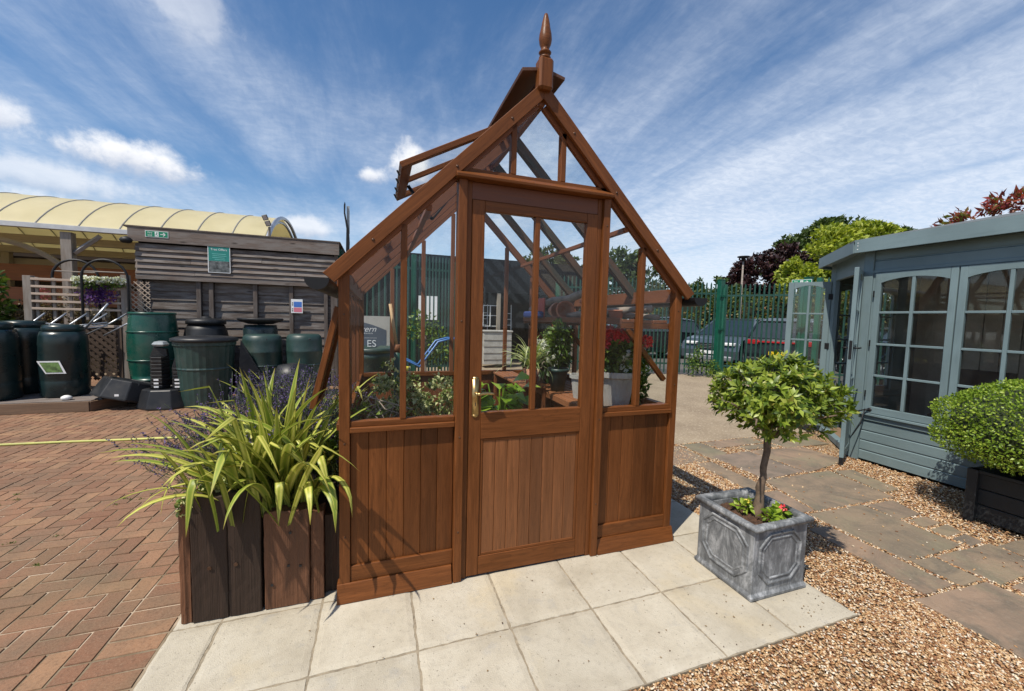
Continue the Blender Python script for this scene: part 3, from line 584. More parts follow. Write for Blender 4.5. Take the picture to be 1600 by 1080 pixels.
# ================================================================== GREENHOUSE
XL, XR, CX, DP = 0.535, 2.669, 1.602, 1.95
APEX = 2.855; EAVE = 1.745
GH = thing('greenhouse', 'cedar stained timber greenhouse with finial and open roof vent on pale slabs', 'greenhouse', (CX, 0, 0))
def gbeam(n, p0, p1, wd, ht, mat=CEDAR, up=(0, 1, 0), **k): return beam(n, p0, p1, wd, ht, mat, GH, up, **k)
def roofz(x, off=0): return APEX-0.03-abs(x-CX)-off
def vpost(n, x0, x1, y0, y1, z0, z1, mat=CEDAR, parent=None):
    return beam(n, ((x0+x1)/2, (y0+y1)/2, z0), ((x0+x1)/2, (y0+y1)/2, z1), x1-x0, y1-y0, mat, parent or GH, up=(0, 1, 0)) if False else \
        MBox(n, x0, x1, y0, y1, z0, z1, 'z', mat, parent or GH)
def MBox(n, x0, x1, y0, y1, z0, z1, ax, mat, parent, bevel=0.0025):
    """axis-aligned timber whose grain runs along ax"""
    c = Vector(((x0+x1)/2, (y0+y1)/2, (z0+z1)/2)); d = Vector((x1-x0, y1-y0, z1-z0))
    if ax == 'x': p0, p1, wd, ht, up = (x0, c.y, c.z), (x1, c.y, c.z), d.y, d.z, (0, 0, 1)
    elif ax == 'y': p0, p1, wd, ht, up = (c.x, y0, c.z), (c.x, y1, c.z), d.x, d.z, (0, 0, 1)
    else: p0, p1, wd, ht, up = (c.x, c.y, z0), (c.x, c.y, z1), d.x, d.y, (0, 1, 0)
    return beam(n, p0, p1, wd, ht, mat, parent, up, bevel)
def panel(n, x0, x1, z0, z1, y, nb, mat, parent, thick=0.014, gap=0.0009, side=None):
    """tongue-and-groove boards, one mesh; local X runs up the boards"""
    mb = MB(); wd = (x1-x0)/nb; L = z1-z0
    for i in range(nb): mb.box(0, L, i*wd+gap, (i+1)*wd-gap, 0, thick)
    mb.box(0.001, L-0.001, 0.001, nb*wd-0.001, -thick*0.7, -0.0005)
    if side is None: M = Matrix(((0, 1, 0, x0), (0, 0, -1, y), (1, 0, 0, z0), (0, 0, 0, 1)))
    else: M = Matrix(((0, 0, side, y), (0, 1, 0, x0), (1, 0, 0, z0), (0, 0, 0, 1)))
    return mb.build(n, mat, parent, matrix=M, bevel=0.0024)
# corner posts
for x0, x1 in ((XL, XL+.052), (XR-.052, XR)):
    MBox('corner_post', x0, x1, -.022, .035, .085, EAVE+0.02, 'z', CEDAR, GH); MBox('corner_post', x0, x1, DP-.035, DP+.022, .0, EAVE+0.02, 'z', CEDAR, GH)
FP = ((XL+.052, 1.133), (2.072, XR-.052))         # front panel bays
for bi, (x0, x1) in enumerate(FP):
    panel('wall_panel', x0+.001, x1-.001, .175, .905, 0.012, 6, CEDAR, GH)
    MBox('bottom_rail', x0, x1, -.016, .02, .098, .182, 'x', CEDAR, GH)
    sx0, sx1 = (XL-.012, x1-.006) if bi == 0 else (x0+.006, XR+.012)
    pl = MB(); P8 = [(sx0, -.052, .002), (sx1, -.052, .002), (sx1, -.026, .097), (sx0, -.026, .097)]; P8b = [(x, .03, z) for x, y, z in P8]
    pl.add(P8+P8b, [(0, 1, 2, 3), (4, 7, 6, 5), (0, 4, 5, 1), (3, 2, 6, 7), (0, 3, 7, 4), (1, 5, 6, 2)]).build('plinth', CEDAR, GH, bevel=.002)
    MBox('window_sill', x0, x1, -.034, .03, .908, .935, 'x', CEDAR, GH); MBox('window_rail', x0, x1, -.016, .03, .9355, .965, 'x', CEDAR, GH)
    bx = 0.853 if bi == 0 else 2*CX-.853
    MBox('glazing_bar', bx-.016, bx+.016, -.018, .03, .9655, min(roofz(bx, .075), 2.2), 'z', CEDAR, GH)
    for gx0, gx1 in ((x0, bx-.0165), (bx+.0165, x1)):
        pp = [(gx0, .965), (gx1, .965), (gx1, roofz(gx1, .05)), (gx0, roofz(gx0, .05))]
        MB().prism(pp, -.002, .002, Matrix(((1, 0, 0, 0), (0, 0, -1, .012), (0, 1, 0, 0), (0, 0, 0, 1)))).build('window_pane', GLASS, GH)
# door posts
for x0, x1 in ((1.134, 1.180), (2.024, 2.070)):
    MBox('door_post', x0, x1, -.05, .035, .002, 2.262, 'z', CEDAR, GH)
for x0, x1 in ((1.181, 1.210), (1.994, 2.023)):
    MBox('door_jamb', x0, x1, -.028, .03, .002, 2.262, 'z', CEDAR, GH)
MBox('door_header', 1.181, 2.023, -.022, .03, 2.168, 2.262, 'x', wood('cedar_header', (0.125, 0.042, 0.018, 1), .5, .25, .12), GH)
dl = MB(); PR = [(-.085, 2.263), (-.088, 2.278), (-.03, 2.312), (.03, 2.312), (.03, 2.263)]
n = len(PR); V = [(0, y, z) for y, z in PR]+[(2.066-1.116, y, z) for y, z in PR]
dl.add(V, [tuple(range(n)), tuple(range(n, 2*n))[::-1]]+[(i, n+i, n+(i+1) % n, (i+1) % n) for i in range(n)]).build('drip_ledge', CEDAR, GH, matrix=Matrix.Translation((1.116, 0, 0)), bevel=.002)
MBox('gable_rail', 1.134, 2.07, -.018, .03, 2.3125, 2.335, 'x', CEDAR, GH)
for bx in (1.448, 1.756):
    MBox('gable_bar', bx-.016, bx+.016, -.018, .03, 2.3355, roofz(bx, .06), 'z', CEDAR, GH)
for bx in (1.160, 2.044): MBox('gable_bar', bx-.02, bx+.02, -.018, .03, 2.3355, roofz(bx, .055), 'z', CEDAR, GH)
for x0, x1 in ((1.18, 1.432), (1.464, 1.74), (1.772, 2.024)):
    pp = [(x0, 2.335), (x1, 2.335), (x1, roofz(x1, .05))]+([(CX, roofz(CX, .05))] if x0 < CX < x1 else [])+[(x0, roofz(x0, .05))]
    MB().prism(pp, -.002, .002, Matrix(((1, 0, 0, 0), (0, 0, -1, .012), (0, 1, 0, 0), (0, 0, 0, 1)))).build('gable_pane', GLASS, GH)
# bargeboards and the rafters behind them
def slope(s, x, off, y): return (CX+s*x, y, APEX-x-off)
for s in (-1, 1):
    for y0 in (-.045, DP+.045):
        p0 = (CX+s*0.0, y0, APEX-.048); p1 = (CX+s*1.12, y0, APEX-1.12-.048)
        bm = MB(); h = .068/math.sqrt(2)*1.0; t = .024
        A = [(CX+s*.0, APEX), (CX+s*1.135, APEX-1.135), (CX+s*1.082, APEX-1.178), (CX+s*.0, APEX-.098)]
        L = Matrix.Rotation(0, 4, 'X'); fr = frame((CX, y0, APEX), (CX+s*1, y0, APEX-1), (0, -1, 0)); inv = fr.inverted()
        V = [inv @ Vector((x, y0+d, z)) for d in (-t/2, t/2) for x, z in A]
        bm.add(V, [(0, 1, 2, 3), (4, 7, 6, 5), (0, 4, 5, 1), (1, 5, 6, 2), (2, 6, 7, 3), (3, 7, 4, 0)]).build('bargeboard', CEDAR, GH, matrix=fr, bevel=.002)
    # inner trim just behind
    for y0 in (-.015, DP+.015): beam('verge_rafter', slope(s, .02, .085, y0), slope(s, 1.06, .085, y0), .034, .06, CEDAR, GH, up=(0, 1, 0)) if False else beam('verge_rafter', slope(s, .03, .082, y0+(.012 if y0 < 1 else -.012)), slope(s, 1.055, .082, y0+(.012 if y0 < 1 else -.012)), .03, .055, CEDAR_D, GH, up=(s*1, 0, 1))
    ys = [DP*k/4 for k in (1, 2, 3)]
    for y in ys: beam('rafter', slope(s, .02, .085, y), slope(s, 1.08, .085, y), .046 if s > 0 else .034, .06, MOSSY if s > 0 else CEDAR_D, GH, up=(s, 0, 1))
    beam('eaves_plate', (CX+s*1.05, -.0, EAVE-.04), (CX+s*1.05, DP, EAVE-.04), .05, .09, CEDAR_D, GH)
    beam('purlin', slope(s, .62, .13, .0), slope(s, .62, .13, DP), .03, .03, CEDAR_D, GH)
    bays = [(.005, DP/4), (DP/4, DP/2), (DP/2, DP*.75), (DP*.75, DP-.005)]
    for a, b in bays:
        xs0, xs1 = (.02, 1.115)
        if s < 0 and a < 1.2 and b > .3 and a > 0.2 and b < 1.3: xs0 = .84   # below the open vent
        pth = Matrix(((s*.7071, 0, s*.7071, CX), (0, 1, 0, 0), (-.7071, 0, .7071, APEX-.045), (0, 0, 0, 1)))
        MB().box(xs0*1.4142, xs1*1.4142, a+.006, b-.006, -.002, .002, pth).build('roof_pane', GLASS_R, GH)
        # glass laps
    gx = CX+s*1.155
    gt = MB(); prof = [(.055*math.cos(t), .055*math.sin(t)) for t in [PI+PI*k/10 for k in range(11)]]; pi_ = [(x*.9, z*.9+.002) for x, z in prof]
    poly = prof+pi_[::-1]; gt.prism(poly, 0, DP+.12, Matrix(((1, 0, 0, gx), (0, 0, 1, -.09), (0, 1, 0, EAVE-.055), (0, 0, 0, 1))))
    gt.prism(prof, 0, .006, Matrix(((1, 0, 0, gx), (0, 0, 1, -.096), (0, 1, 0, EAVE-.055), (0, 0, 0, 1)))); gt.build('gutter', BLACKM, GH)
# ridge, cap and finial
beam('ridge_beam', (CX, -.03, APEX-.07), (CX, DP+.03, APEX-.07), .035, .11, CEDAR_D, GH)
for s in (-1, 1):
    beam('ridge_cap', (CX+s*.066, -.05, APEX+.062-.01*1), (CX+s*.066, DP+.05, APEX+.062-.01), .13, .02, wood('ridge_cap_wood', (0.085, 0.035, 0.018, 1), .6, .3, .2), GH, up=(s*.22, 0, 1))
fin = MB(); FZ = 2.80
MBox('finial_post', CX-.042, CX+.042, -.092, -.012, 2.795, 2.965, 'z', CEDAR, GH, bevel=.012)
prof = [(.030, 2.966), (.034, 2.976), (.024, 2.984), (.021, 2.990), (.030, 2.995), (.036, 3.003), (.030, 3.010), (.020, 3.016), (.024, 3.03), (.033, 3.05), (.0365, 3.075), (.034, 3.10), (.027, 3.13), (.022, 3.16), (.015, 3.19), (.010, 3.208), (.003, 3.214)]
fin.lathe([(r, z-3.0) for r, z in prof], (0, 0, 0), 20).build('finial', CEDAR, GH, True, matrix=Matrix.Translation((CX, -.052, 3.0)))
# screws
for x in (1.12, .70, 2.10, 2.42, 1.42, 1.80):
    z = APEX-abs(x-CX)-.055+.03
    m = MB().lathe([(0.003, -.006), (.008, -.004), (.008, 0), (.005, .003)], (0, 0, 0), 10).build('bolt_head', STEEL, GH, True, matrix=facing((x, -.058, z-.03), (0, -1, 0)))
for x, z in ((.561, 1.52), (.561, .85), (.561, .35), (1.157, 1.5), (1.157, .85), (1.157, .3), (2.047, 2.1), (2.047, .9), (2.047, .35), (2.643, 1.6), (2.643, 1.1)):
    MB().lathe([(0.002, 0), (.005, .0005), (.005, .002), (.003, .003)], (0, 0, 0), 8).build('screw', STEEL, GH, True, matrix=facing((x, -.0215 if (x < .6 or x > 2.6) else -.0495, z), (0, -1, 0)))
# side walls
for s, x in ((-1, XL+.01), (1, XR-.01)):
    pm = panel('wall_panel', .036, DP-.036, .1, .905, x, 14, CEDAR_D, GH, side=s)
    beam('window_sill', (x, .036, .925), (x, DP-.036, .925), .055, .035, CEDAR, GH); beam('bottom_rail', (x, .036, .09), (x, DP-.036, .09), .035, .08, CEDAR, GH)
    ys = [DP*k/4 for k in (1, 2, 3)]
    for y in ys: MBox('side_bar', x-.02, x+.02, y-.018, y+.018, .943, EAVE-.09, 'z', CEDAR_D, GH)
    e = [.036]+[v for y in ys for v in (y-.018, y+.018)]+[DP-.036]
    for k in range(0, len(e), 2):
        if s < 0 and k == 0: continue
        MB().box(x-.002, x+.002, e[k]+.001, e[k+1]-.001, .944, EAVE-.088).build('window_pane', GLASS, GH)
# back wall
BP = ((XL+.052, 1.133), (2.072, XR-.052)); yb = DP
panel('wall_panel', XL+.053, XR-.053, .1, .905, DP-.0, 18, CEDAR_D, GH)
MBox('window_sill', XL+.053, XR-.053, DP-.035, DP+.035, .908, .95, 'x', CEDAR, GH)
for bx in (.853, 1.157, 1.455, 1.75, 2.047, 2*CX-.853): MBox('glazing_bar', bx-.019, bx+.019, DP-.02, DP+.02, .9505, roofz(bx, .09), 'z', CEDAR_D, GH)
MBox('gable_rail', XL+.1, XR-.1, DP-.018, DP+.018, 2.15, 2.19, 'x', CEDAR_D, GH) if False else None
bxs = [XL+.052, .853, 1.157, 1.455, 1.75, 2.047, 2*CX-.853, XR-.052]
for a, b in zip(bxs[:-1], bxs[1:]):
    a += .02; b -= .02; pp = [(a, .951), (b, .951), (b, roofz(b, .06))]+([(CX, roofz(CX, .06))] if a < CX < b else [])+[(a, roofz(a, .06))]
    MB().prism(pp, -.002, .002, Matrix(((1, 0, 0, 0), (0, 0, -1, DP), (0, 1, 0, 0), (0, 0, 0, 1)))).build('window_pane', GLASS, GH)
# opened side vent on the left
hx, hz = XL-.015, 1.56; ang = math.radians(13); L_ = .56; y0, y1 = DP/4+.02, DP/2-.02
y0, y1 = .10, DP/4-.02
def svp(t, y): return (hx-math.sin(ang)*t, y, hz-math.cos(ang)*t)
for y in (y0+.02, y1-.02): beam('side_vent_stile', svp(0, y), svp(L_, y), .04, .03, CEDAR, GH, up=(0, 1, 0)) if False else beam('side_vent_stile', svp(0, y), svp(L_, y), .04, .03, CEDAR, GH, up=(-1, 0, .3))
for t in (.02, L_-.02): beam('side_vent_rail', svp(t, y0+.041), svp(t, y1-.041), .04, .028, CEDAR, GH)
MB().add([svp(.03, y0+.04), svp(.03, y1-.04), svp(L_-.03, y1-.04), svp(L_-.03, y0+.04), *[tuple(Vector(svp(t, y))+Vector((-.012, 0, .003))) for t, y in ((.03, y0+.04), (.03, y1-.04), (L_-.03, y1-.04), (L_-.03, y0+.04))]], [(0, 1, 2, 3), (7, 6, 5, 4), (0, 4, 5, 1), (1, 5, 6, 2), (2, 6, 7, 3), (3, 7, 4, 0)]).build('side_vent_board', CEDAR, GH)
# door
DR = MBox('door', 1.2115, 1.283, -.03, .012, .012, 2.166, 'z', CEDAR, GH); DR.name = 'door'
def dpart(n, x0, x1, y0, y1, z0, z1, ax, mat=CEDAR): return MBox(n, x0, x1, y0, y1, z0, z1, ax, mat, None)
def under(o, p):   # re-parent keeping place
    mw = o.matrix_basis.copy(); o.parent = p; o.matrix_basis = (Matrix.Translation(gloc(p.parent)) @ p.matrix_basis).inverted() @ mw; return o
DRW = DR.matrix_basis.copy()
for x0, x1 in ((1.9215, 1.993),): under(dpart('stile', x0, x1, -.03, .012, .012, 2.166, 'z'), DR)
under(dpart('top_rail', 1.2835, 1.921, -.029, .011, 2.112, 2.166, 'x'), DR); under(dpart('middle_rail', 1.2835, 1.921, -.031, .012, .826, .979, 'x'), DR); under(dpart('bottom_rail', 1.2835, 1.921, -.029, .012, .012, .122, 'x'), DR)
under(panel('door_panel', 1.30, 1.905, .125, .824, -.008, 8, wood('cedar_door', (0.195, 0.074, 0.026, 1), .45, .4, .2, spec=.34, fine=.4), None), DR)
for a in ((1.2835, 1.30, .123, .825, 'z'), (1.905, 1.921, .123, .825, 'z')): under(dpart('panel_bead', a[0], a[1], -.025, -.0085, a[2], a[3], a[4]), DR)
under(dpart('panel_bead', 1.3005, 1.9045, -.0245, -.0085, .808, .825, 'x'), DR); under(dpart('panel_bead', 1.3005, 1.9045, -.0245, -.0085, .123, .14, 'x'), DR)
under(dpart('glazing_bar', 1.587, 1.617, -.027, .01, .9795, 2.1115, 'z'), DR)
for x0, x1 in ((1.284, 1.5865), (1.6175, 1.9205)): under(MB().box(x0, x1, -.012, -.008, .98, 2.111).build('door_pane', GLASS), DR)
hpz = 1.075
hd = MB(); hd.box(1.228, 1.266, -.036, -.031, hpz-.105, hpz+.105); hd.lathe([(.019, -.002), (.019, .004)], (0, 0, 0), 16)
hdl = MB(); hdl.box(1.228, 1.266, -.0365, -.0305, hpz-.105, hpz+.1)
for zz, sg in ((hpz+.1, 1), (hpz-.105, -1)):
    hdl.prism([(1.247+.0188*math.cos(t), zz+sg*.014*math.sin(t)) for t in [PI*k/8 for k in range(9)]][::sg], -.0365, -.0305, Matrix(((1, 0, 0, 0), (0, 0, 1, 0), (0, 1, 0, 0), (0, 0, 0, 1))))
hdl.tube([(1.247, -.035, hpz+.02), (1.247, -.075, hpz+.02)], .008, 12)
hdl.tube([(1.245, -.075, hpz+.02), (1.265, -.078, hpz+.021), (1.30, -.075, hpz+.024), (1.335, -.072, hpz+.020), (1.352, -.072, hpz+.016)], [.009, .0085, .0075, .007, .006], 12)
under(hdl.build('handle', BRASS, None, True), DR)
under(MB().box(1.2455, 1.2495, -.0375, -.0362, hpz-.055, hpz-.035).build('keyhole', INK), DR)
# roof vent, propped open on the left slope
VH = Vector((CX-.09, 0, APEX-.09)); F_ = Vector((.847, 0, 2.406)); vd = (F_-VH).normalized(); vl = (F_-VH).length
RV = beam('roof_vent', (VH.x, .30, VH.z), (F_.x, .30, F_.z), .045, .035, CEDAR, GH, up=(-vd.z, 0, vd.x) if vd.x > 0 else (vd.z, 0, -vd.x))
def V3(t, y, o=0.0):
    nrm = Vector((vd.z, 0, -vd.x)); return tuple(VH+vd*t+Vector((0, y, 0))+nrm*o)
def vp(n, a, b, w_, h_, mat=CEDAR): return under(beam(n, a, b, w_, h_, mat, None, up=(vd.z, 0, -vd.x)), RV)
vp('stile', V3(0, .98), V3(vl, .98), .045, .035); vp('stile', V3(0, .64), V3(vl, .64), .03, .03)
vp('bottom_rail', V3(vl-.035, .323), V3(vl-.035, .957), .07, .034); vp('top_rail', V3(.02, .323), V3(.02, .957), .04, .034)
under(MB().add([V3(.04, .325, .004), V3(.04, .955, .004), V3(vl-.0, .955, .004), V3(vl-.0, .325, .004), V3(.04, .325, .008), V3(.04, .955, .008), V3(vl-.0, .955, .008), V3(vl-.0, .325, .008)], [(0, 1, 2, 3), (7, 6, 5, 4), (0, 4, 5, 1), (1, 5, 6, 2), (2, 6, 7, 3), (3, 7, 4, 0)]).build('vent_pane', GLASS_R), RV)
under(MB().tube([V3(vl-.06, .66, -.03), (1.08, .66, 2.20)], .012, 6).tube([(1.08, .66, 2.2), (1.2, .66, 2.36)], .008, 6).build('vent_opener', BLACKM, None, True), RV)
for y in (.40, .55, .74, .90): under(MB().tube([V3(vl+.012, y, .012), V3(vl+.012, y, -.02)], .006, 6).build('glass_clip', BLACKM, None), RV)
# upstand kerb under the vent
beam('vent_kerb', slope(-1, .83, .055, .33), slope(-1, .83, .055, .96), .04, .04, CEDAR_D, GH, up=(-1, 0, 1))

# ------------------------------------------------------------------ inside the greenhouse
ST = thing('staging_bench', 'slatted cedar bench along the right inside wall of the greenhouse', 'bench', (2.37, .95, 0))
bt = MB()
for k in range(7): pass
xs = [2.135+.066*i for i in range(8)]
for i, x in enumerate(xs): MBox('slat', x, x+.056, .06, DP-.06, .875, .895, 'y', CEDAR_L, ST)
for y in (.12, .6, 1.05, 1.5, DP-.12): MBox('bearer', 2.14, 2.655, y-.022, y+.022, .83, .8745, 'x', CEDAR_D, ST)
for y in (.12, 1.0, DP-.12):
    MBox('leg', 2.14, 2.18, y-.02, y+.02, 0, .8295, 'z', CEDAR_D, ST)
ST2 = MBox('front_edge', 2.12, 2.1345, .06, DP-.06, .84, .89, 'y', CEDAR_L, ST)
SH = thing('high_shelf', 'narrow cedar shelf holding old pots below the right eave inside the greenhouse', 'shelf', (2.42, .95, 1.5))
for i in range(3): MBox('slat', 2.25+.125*i, 2.25+.125*i+.115, .05, DP-.05, 1.515, 1.535, 'y', CEDAR_D, SH)
for y in (.07, .98, DP-.08):
    MBox('bracket_arm', 2.24, 2.65, y-.018, y+.018, 1.475, 1.5145, 'x', CEDAR, SH); beam('bracket_brace', (2.30, y, 1.475), (2.625, y, 1.12), .032, .032, CEDAR, SH, up=(0, 1, 0))
MBox('shelf_edge', 2.235, 2.2495, .05, DP-.05, 1.50, 1.545, 'y', CEDAR_D, SH)

def pot(n, label, x, y, z, r0, r1, h, mat, cat='plant pot', rib=0, group=None, rim=True):
    t = thing(n, label, cat, (x, y, z), group); N_ = 64 if rib else 28
    prof = [(r0, 0), (r0+(r1-r0)*.8, h*.8)]+([(r1*1.0, h*.84), (r1*1.10, h*.85), (r1*1.12, h), (r1*1.0, h), (r1*.94, h*.85)] if rim else [(r1, h), (r1*.9, h), (r1*.88, h*.9)])
    MB().lathe(prof, (x, y, z), N_, rib=rib, ribn=1).build('pot_body', mat, t, smooth=not rib); MB().lathe([(.001, h*.84), (r1*.93, h*.86)], (x, y, z), 20).build('soil', SOIL, t); return t
G1 = pot('plant_pot', 'large ribbed grey pot holding red geraniums on the bench behind the right front glass', 2.40, .33, .896, .105, .155, .26, GREYPOT, rib=.012)
tg = thing('geranium', 'red flowering geranium with green leaves in the ribbed grey pot', 'flowering plant', (2.40, .33, 1.13))
crown('foliage', [(2.40, .33, 1.26, .20, .16, .10), (2.50, .33, 1.22, .14, .12, .1)], 900, .055, .045, L_MID, tg, shell=.4, up=1)
crown('pale_foliage', [(2.44, .24, 1.24, .07, .06, .06)], 120, .04, .035, L_WHF, tg, shell=.3)
FB = []
for (x, y, z) in [(2.27, .30, 1.36), (2.33, .28, 1.42), (2.38, .30, 1.40), (2.43, .33, 1.43), (2.30, .35, 1.34), (2.36, .37, 1.44), (2.47, .36, 1.38), (2.62, .28, 1.37), (2.24, .33, 1.31)]: FB.append((x, y, z, .045, .045, .035))
crown('flowers', FB, 1500, .024, .022, L_REDF, tg, shell=.5, up=.5)
mb = MB(); [mb.tube([(2.40+random.uniform(-.05, .05), .33, 1.14), (b[0], b[1], b[2])], .004, 5) for b in FB]; mb.build('stems', leaf('stem_green', g((0, .08, .14, .03), (1, .12, .18, .04))), tg)
pot('plant_pot', 'small whitewashed square-sided pot on the front corner of the bench', 2.19, .33, .896, .055, .08, .17, GREYPOT, rib=0, rim=False)
pot('plant_pot', 'small whitewashed pot behind the right door post', 2.28, .62, .896, .06, .085, .19, GREYPOT, rib=.01)
tb = thing('shrub', 'green bushy plant beside the geraniums at the right end of the bench', 'plant', (2.60, .50, .9))
crown('foliage', [(2.60, .42, 1.18, .12, .12, .2), (2.60, .36, 1.02, .09, .1, .12)], 900, .05, .022, L_MID, tb, shell=.4); MB().tube([(2.60, .50, .9), (2.60, .42, 1.1)], .01, 6).build('stem', BARK, tb)
pot('plant_pot', 'grey green plastic pot of a tall leafy plant behind the door glass', 2.23, .95, .896, .06, .085, .2, GREYGP)
tb = thing('leafy_plant', 'tall leafy plant in the grey green pot behind the door glass', 'plant', (2.23, .95, 1.08))
crown('foliage', [(2.23, .95, 1.33, .09, .1, .18)], 380, .06, .03, L_MID, tb, shell=.3); MB().tube([(2.23, .95, 1.07), (2.23, .95, 1.4)], .006, 5).build('stem', L_MID, tb)
# hydrangea-like white flowers
tb = thing('hydrangea', 'white flowering plant with broad leaves at the back of the bench', 'flowering plant', (2.35, 1.45, .9))
crown('foliage', [(2.33, 1.45, 1.10, .2, .2, .14)], 350, .10, .075, leaf('dark_broad_leaf', g((0, .02, .05, .01), (1, .07, .13, .02))), tb, shell=.5, up=1)
crown('flowers', [(2.22, 1.35, 1.27, .07, .07, .05), (2.34, 1.25, 1.22, .07, .07, .05), (2.42, 1.4, 1.33, .07, .07, .05), (2.30, 1.2, 1.14, .06, .06, .045), (2.2, 1.5, 1.2, .05, .05, .04)], 900, .022, .022, L_WHF, tb, shell=.6)
MB().lathe([(.11, 0), (.15, .1), (.14, .11)], (2.33, 1.45, .896), 24).build('pot_body', BARK, tb)
# spider plant
tb = thing('spider_plant', 'striped spider plant arching over the left end of the bench behind the door', 'plant', (2.02, 1.06, .9))
MB().lathe([(.05, 0), (.075, .13), (.068, .13)], (2.02, 1.06, .95), 24).build('pot_body', TERRA, tb, True)
blades('foliage', [((2.02+random.uniform(-.02, .02), 1.06+random.uniform(-.02, .02), 1.08), random.uniform(0, 2*PI), random.uniform(.15, .9), random.uniform(.26, .42), .013, random.uniform(.9, 2.2)) for _ in range(70)], L_SPI, tb, 8)
blades('runners', [((2.02, 1.06, 1.08), random.uniform(2.5, 5), 1.2, random.uniform(.35, .5), .005, 1.9) for _ in range(8)], L_SPI, tb, 8)
SS = thing('plant_stand', 'low slatted cedar stand under the spider plant', 'stand', (2.0, 1.1, .0))
for k in range(5): MBox('slat', 1.90+.046*k, 1.90+.046*k+.038, .93, 1.88, .925, .945, 'y', CEDAR_L, SS)
for x, y in ((1.92, .96), (2.10, .96), (1.92, 1.85), (2.10, 1.85)): MBox('leg', x-.015, x+.015, y-.015, y+.015, 0, .924, 'z', CEDAR_D, SS)
# pots, driftwood and tins on the high shelf
pot('flower_pot', 'terracotta pot standing upright on the high shelf nearest the front glass', 2.33, .62, 1.536, .055, .075, .15, TERRA)
pot('flower_pot', 'terracotta pot standing beside the upright one on the high shelf', 2.42, .38, 1.536, .045, .06, .07, TERRA)
for k, (x, y, r, lab) in enumerate(((2.30, 1.28, .07, 'terracotta pot lying on its side on the high shelf nearest the red square'), (2.32, 1.08, .075, 'terracotta pot lying on its side on the high shelf beside the driftwood'))):
    t = thing('fallen_pot', lab, 'flower pot', (x, y, 1.536))
    MB().lathe([(r*.6, 0), (r*.92, .1), (r*1.08, .105), (r*1.08, .135), (r*.95, .135), (r*.55, .01)], (0, 0, 0), 24).build('pot_body', TERRA, t, True, matrix=Matrix.Translation((x, y, 1.536+r)) @ Matrix.Rotation(PI/2, 4, 'Y') @ Matrix.Rotation(PI/2+.3*k, 4, 'X'))
def driftwood(pts, r, lab):
    P = []; 
    for i, p in enumerate(pts): P.append(Vector(p)+Vector((0, 0, random.uniform(-.01, .01))))
    o = trunk_mesh('driftwood', P, [r*random.uniform(.7, 1.2) for _ in P], BARK, None, n=8, jit=.008); tag(o, lab, 'driftwood'); return o
driftwood([(2.25, 1.7, 1.62), (2.30, 1.3, 1.70), (2.33, .95, 1.72), (2.36, .7, 1.76)], .035, 'long grey driftwood branch lying on top of the fallen pots on the high shelf')
driftwood([(2.30, .95, 1.57), (2.38, .55, 1.58), (2.47, .25, 1.60), (2.52, .1, 1.62)], .028, 'pale driftwood piece lying near the front end of the high shelf')
driftwood([(2.38, .8, 1.56), (2.48, .42, 1.57), (2.60, .12, 1.56)], .022, 'thin dark driftwood stick behind the pale one on the high shelf')
t = tag(MB().box(2.24, 2.26, 1.35, 1.62, 1.545, 1.73).build('seed_tray', plain('red_board', (.50, .10, .07, 1), .6), bevel=.004), 'square red tray stood on edge on the high shelf', 'tray')
t = tag(MB().box(2.24, 2.34, 1.30, 1.62, 1.536, 1.60).build('folded_cloth', BLUEF, bevel=.02, seg=3), 'folded dark blue cloth on the high shelf under the red tray', 'cloth'); t.location.x -= .11; t.location.y -= .0
# shrubs behind the left front panel and the big-leaved plant behind the door
for x, y, r, z, lab, n in ((.85, .55, .17, 1.03, 'larger cream variegated shrub behind the left front panes', 1700), (1.17, .75, .13, .90, 'smaller rounded variegated shrub left of the door inside', 1100)):
    t = thing('potted_shrub', lab, 'potted shrub', (x, y, 0)); MB().lathe([(.10, 0), (.14, .55), (.13, .55)], (x, y, 0), 24).build('pot_body', GREYPOT, t, True); MB().tube([(x, y, .5), (x, y, z)], .015, 6).build('stem', BARK, t)
    crown('foliage', [(x, y, z, r, r, .17), (x-.03, y, z-.2, r*.9, r*.9, .16), (x+.05, y, z-.1, r, r*.9, .14)], n, .032, .022, L_VAR, t, shell=.5, clump=14)
t = thing('cheese_plant', 'bright green large-leaved plant low behind the left door pane', 'plant', (1.52, .38, 0)); MB().lathe([(.1, 0), (.15, .7), (.14, .7)], (1.52, .38, 0), 24).build('pot_body', BLACKP, t, True)
P = []; D = []
for _ in range(46):
    a = random.uniform(0, 2*PI); r = random.uniform(.02, .16); P.append((1.52+r*math.cos(a), .36+r*math.sin(a)*.7, random.uniform(.86, 1.10))); D.append((math.cos(a), math.sin(a), random.uniform(-.7, .5)))
P = np.array(P); D = np.array(D); k = len(P); V, F = leaves_mesh(P, D, rdir(k)*.3+[0, -.4, 1], rng.uniform(.10, .17, k), rng.uniform(.07, .12, k), .12, .3); link('foliage', mkmesh('foliage', V, F, L_MON), t)
mb = MB(); [mb.tube([(1.52, .38, .7), tuple(p)], .005, 5) for p in P[::2]]; mb.build('stems', L_MON, t)
t = thing('garden_broom', 'wooden handled tool upright inside the greenhouse left bay', 'garden tool', (.845, .62, 0)); MB().tube([(.80, .62, 1.60), (.845, .62, 1.30)], .011, 10).build('handle', HANDLEW, t, True); MB().lathe([(.022, 0), (.026, .03), (.022, .055)], (.848, .62, 1.27), 12).build('collar', ORANGEW, t, True); MB().tube([(.848, .62, 1.27), (.848, .62, .1)], .022, 10).build('sleeve', GREENM_D, t, True)
t = thing('bare_vine', 'bare looping stems behind the left front glass', 'plant', (.65, .35, .0))
mb = MB()
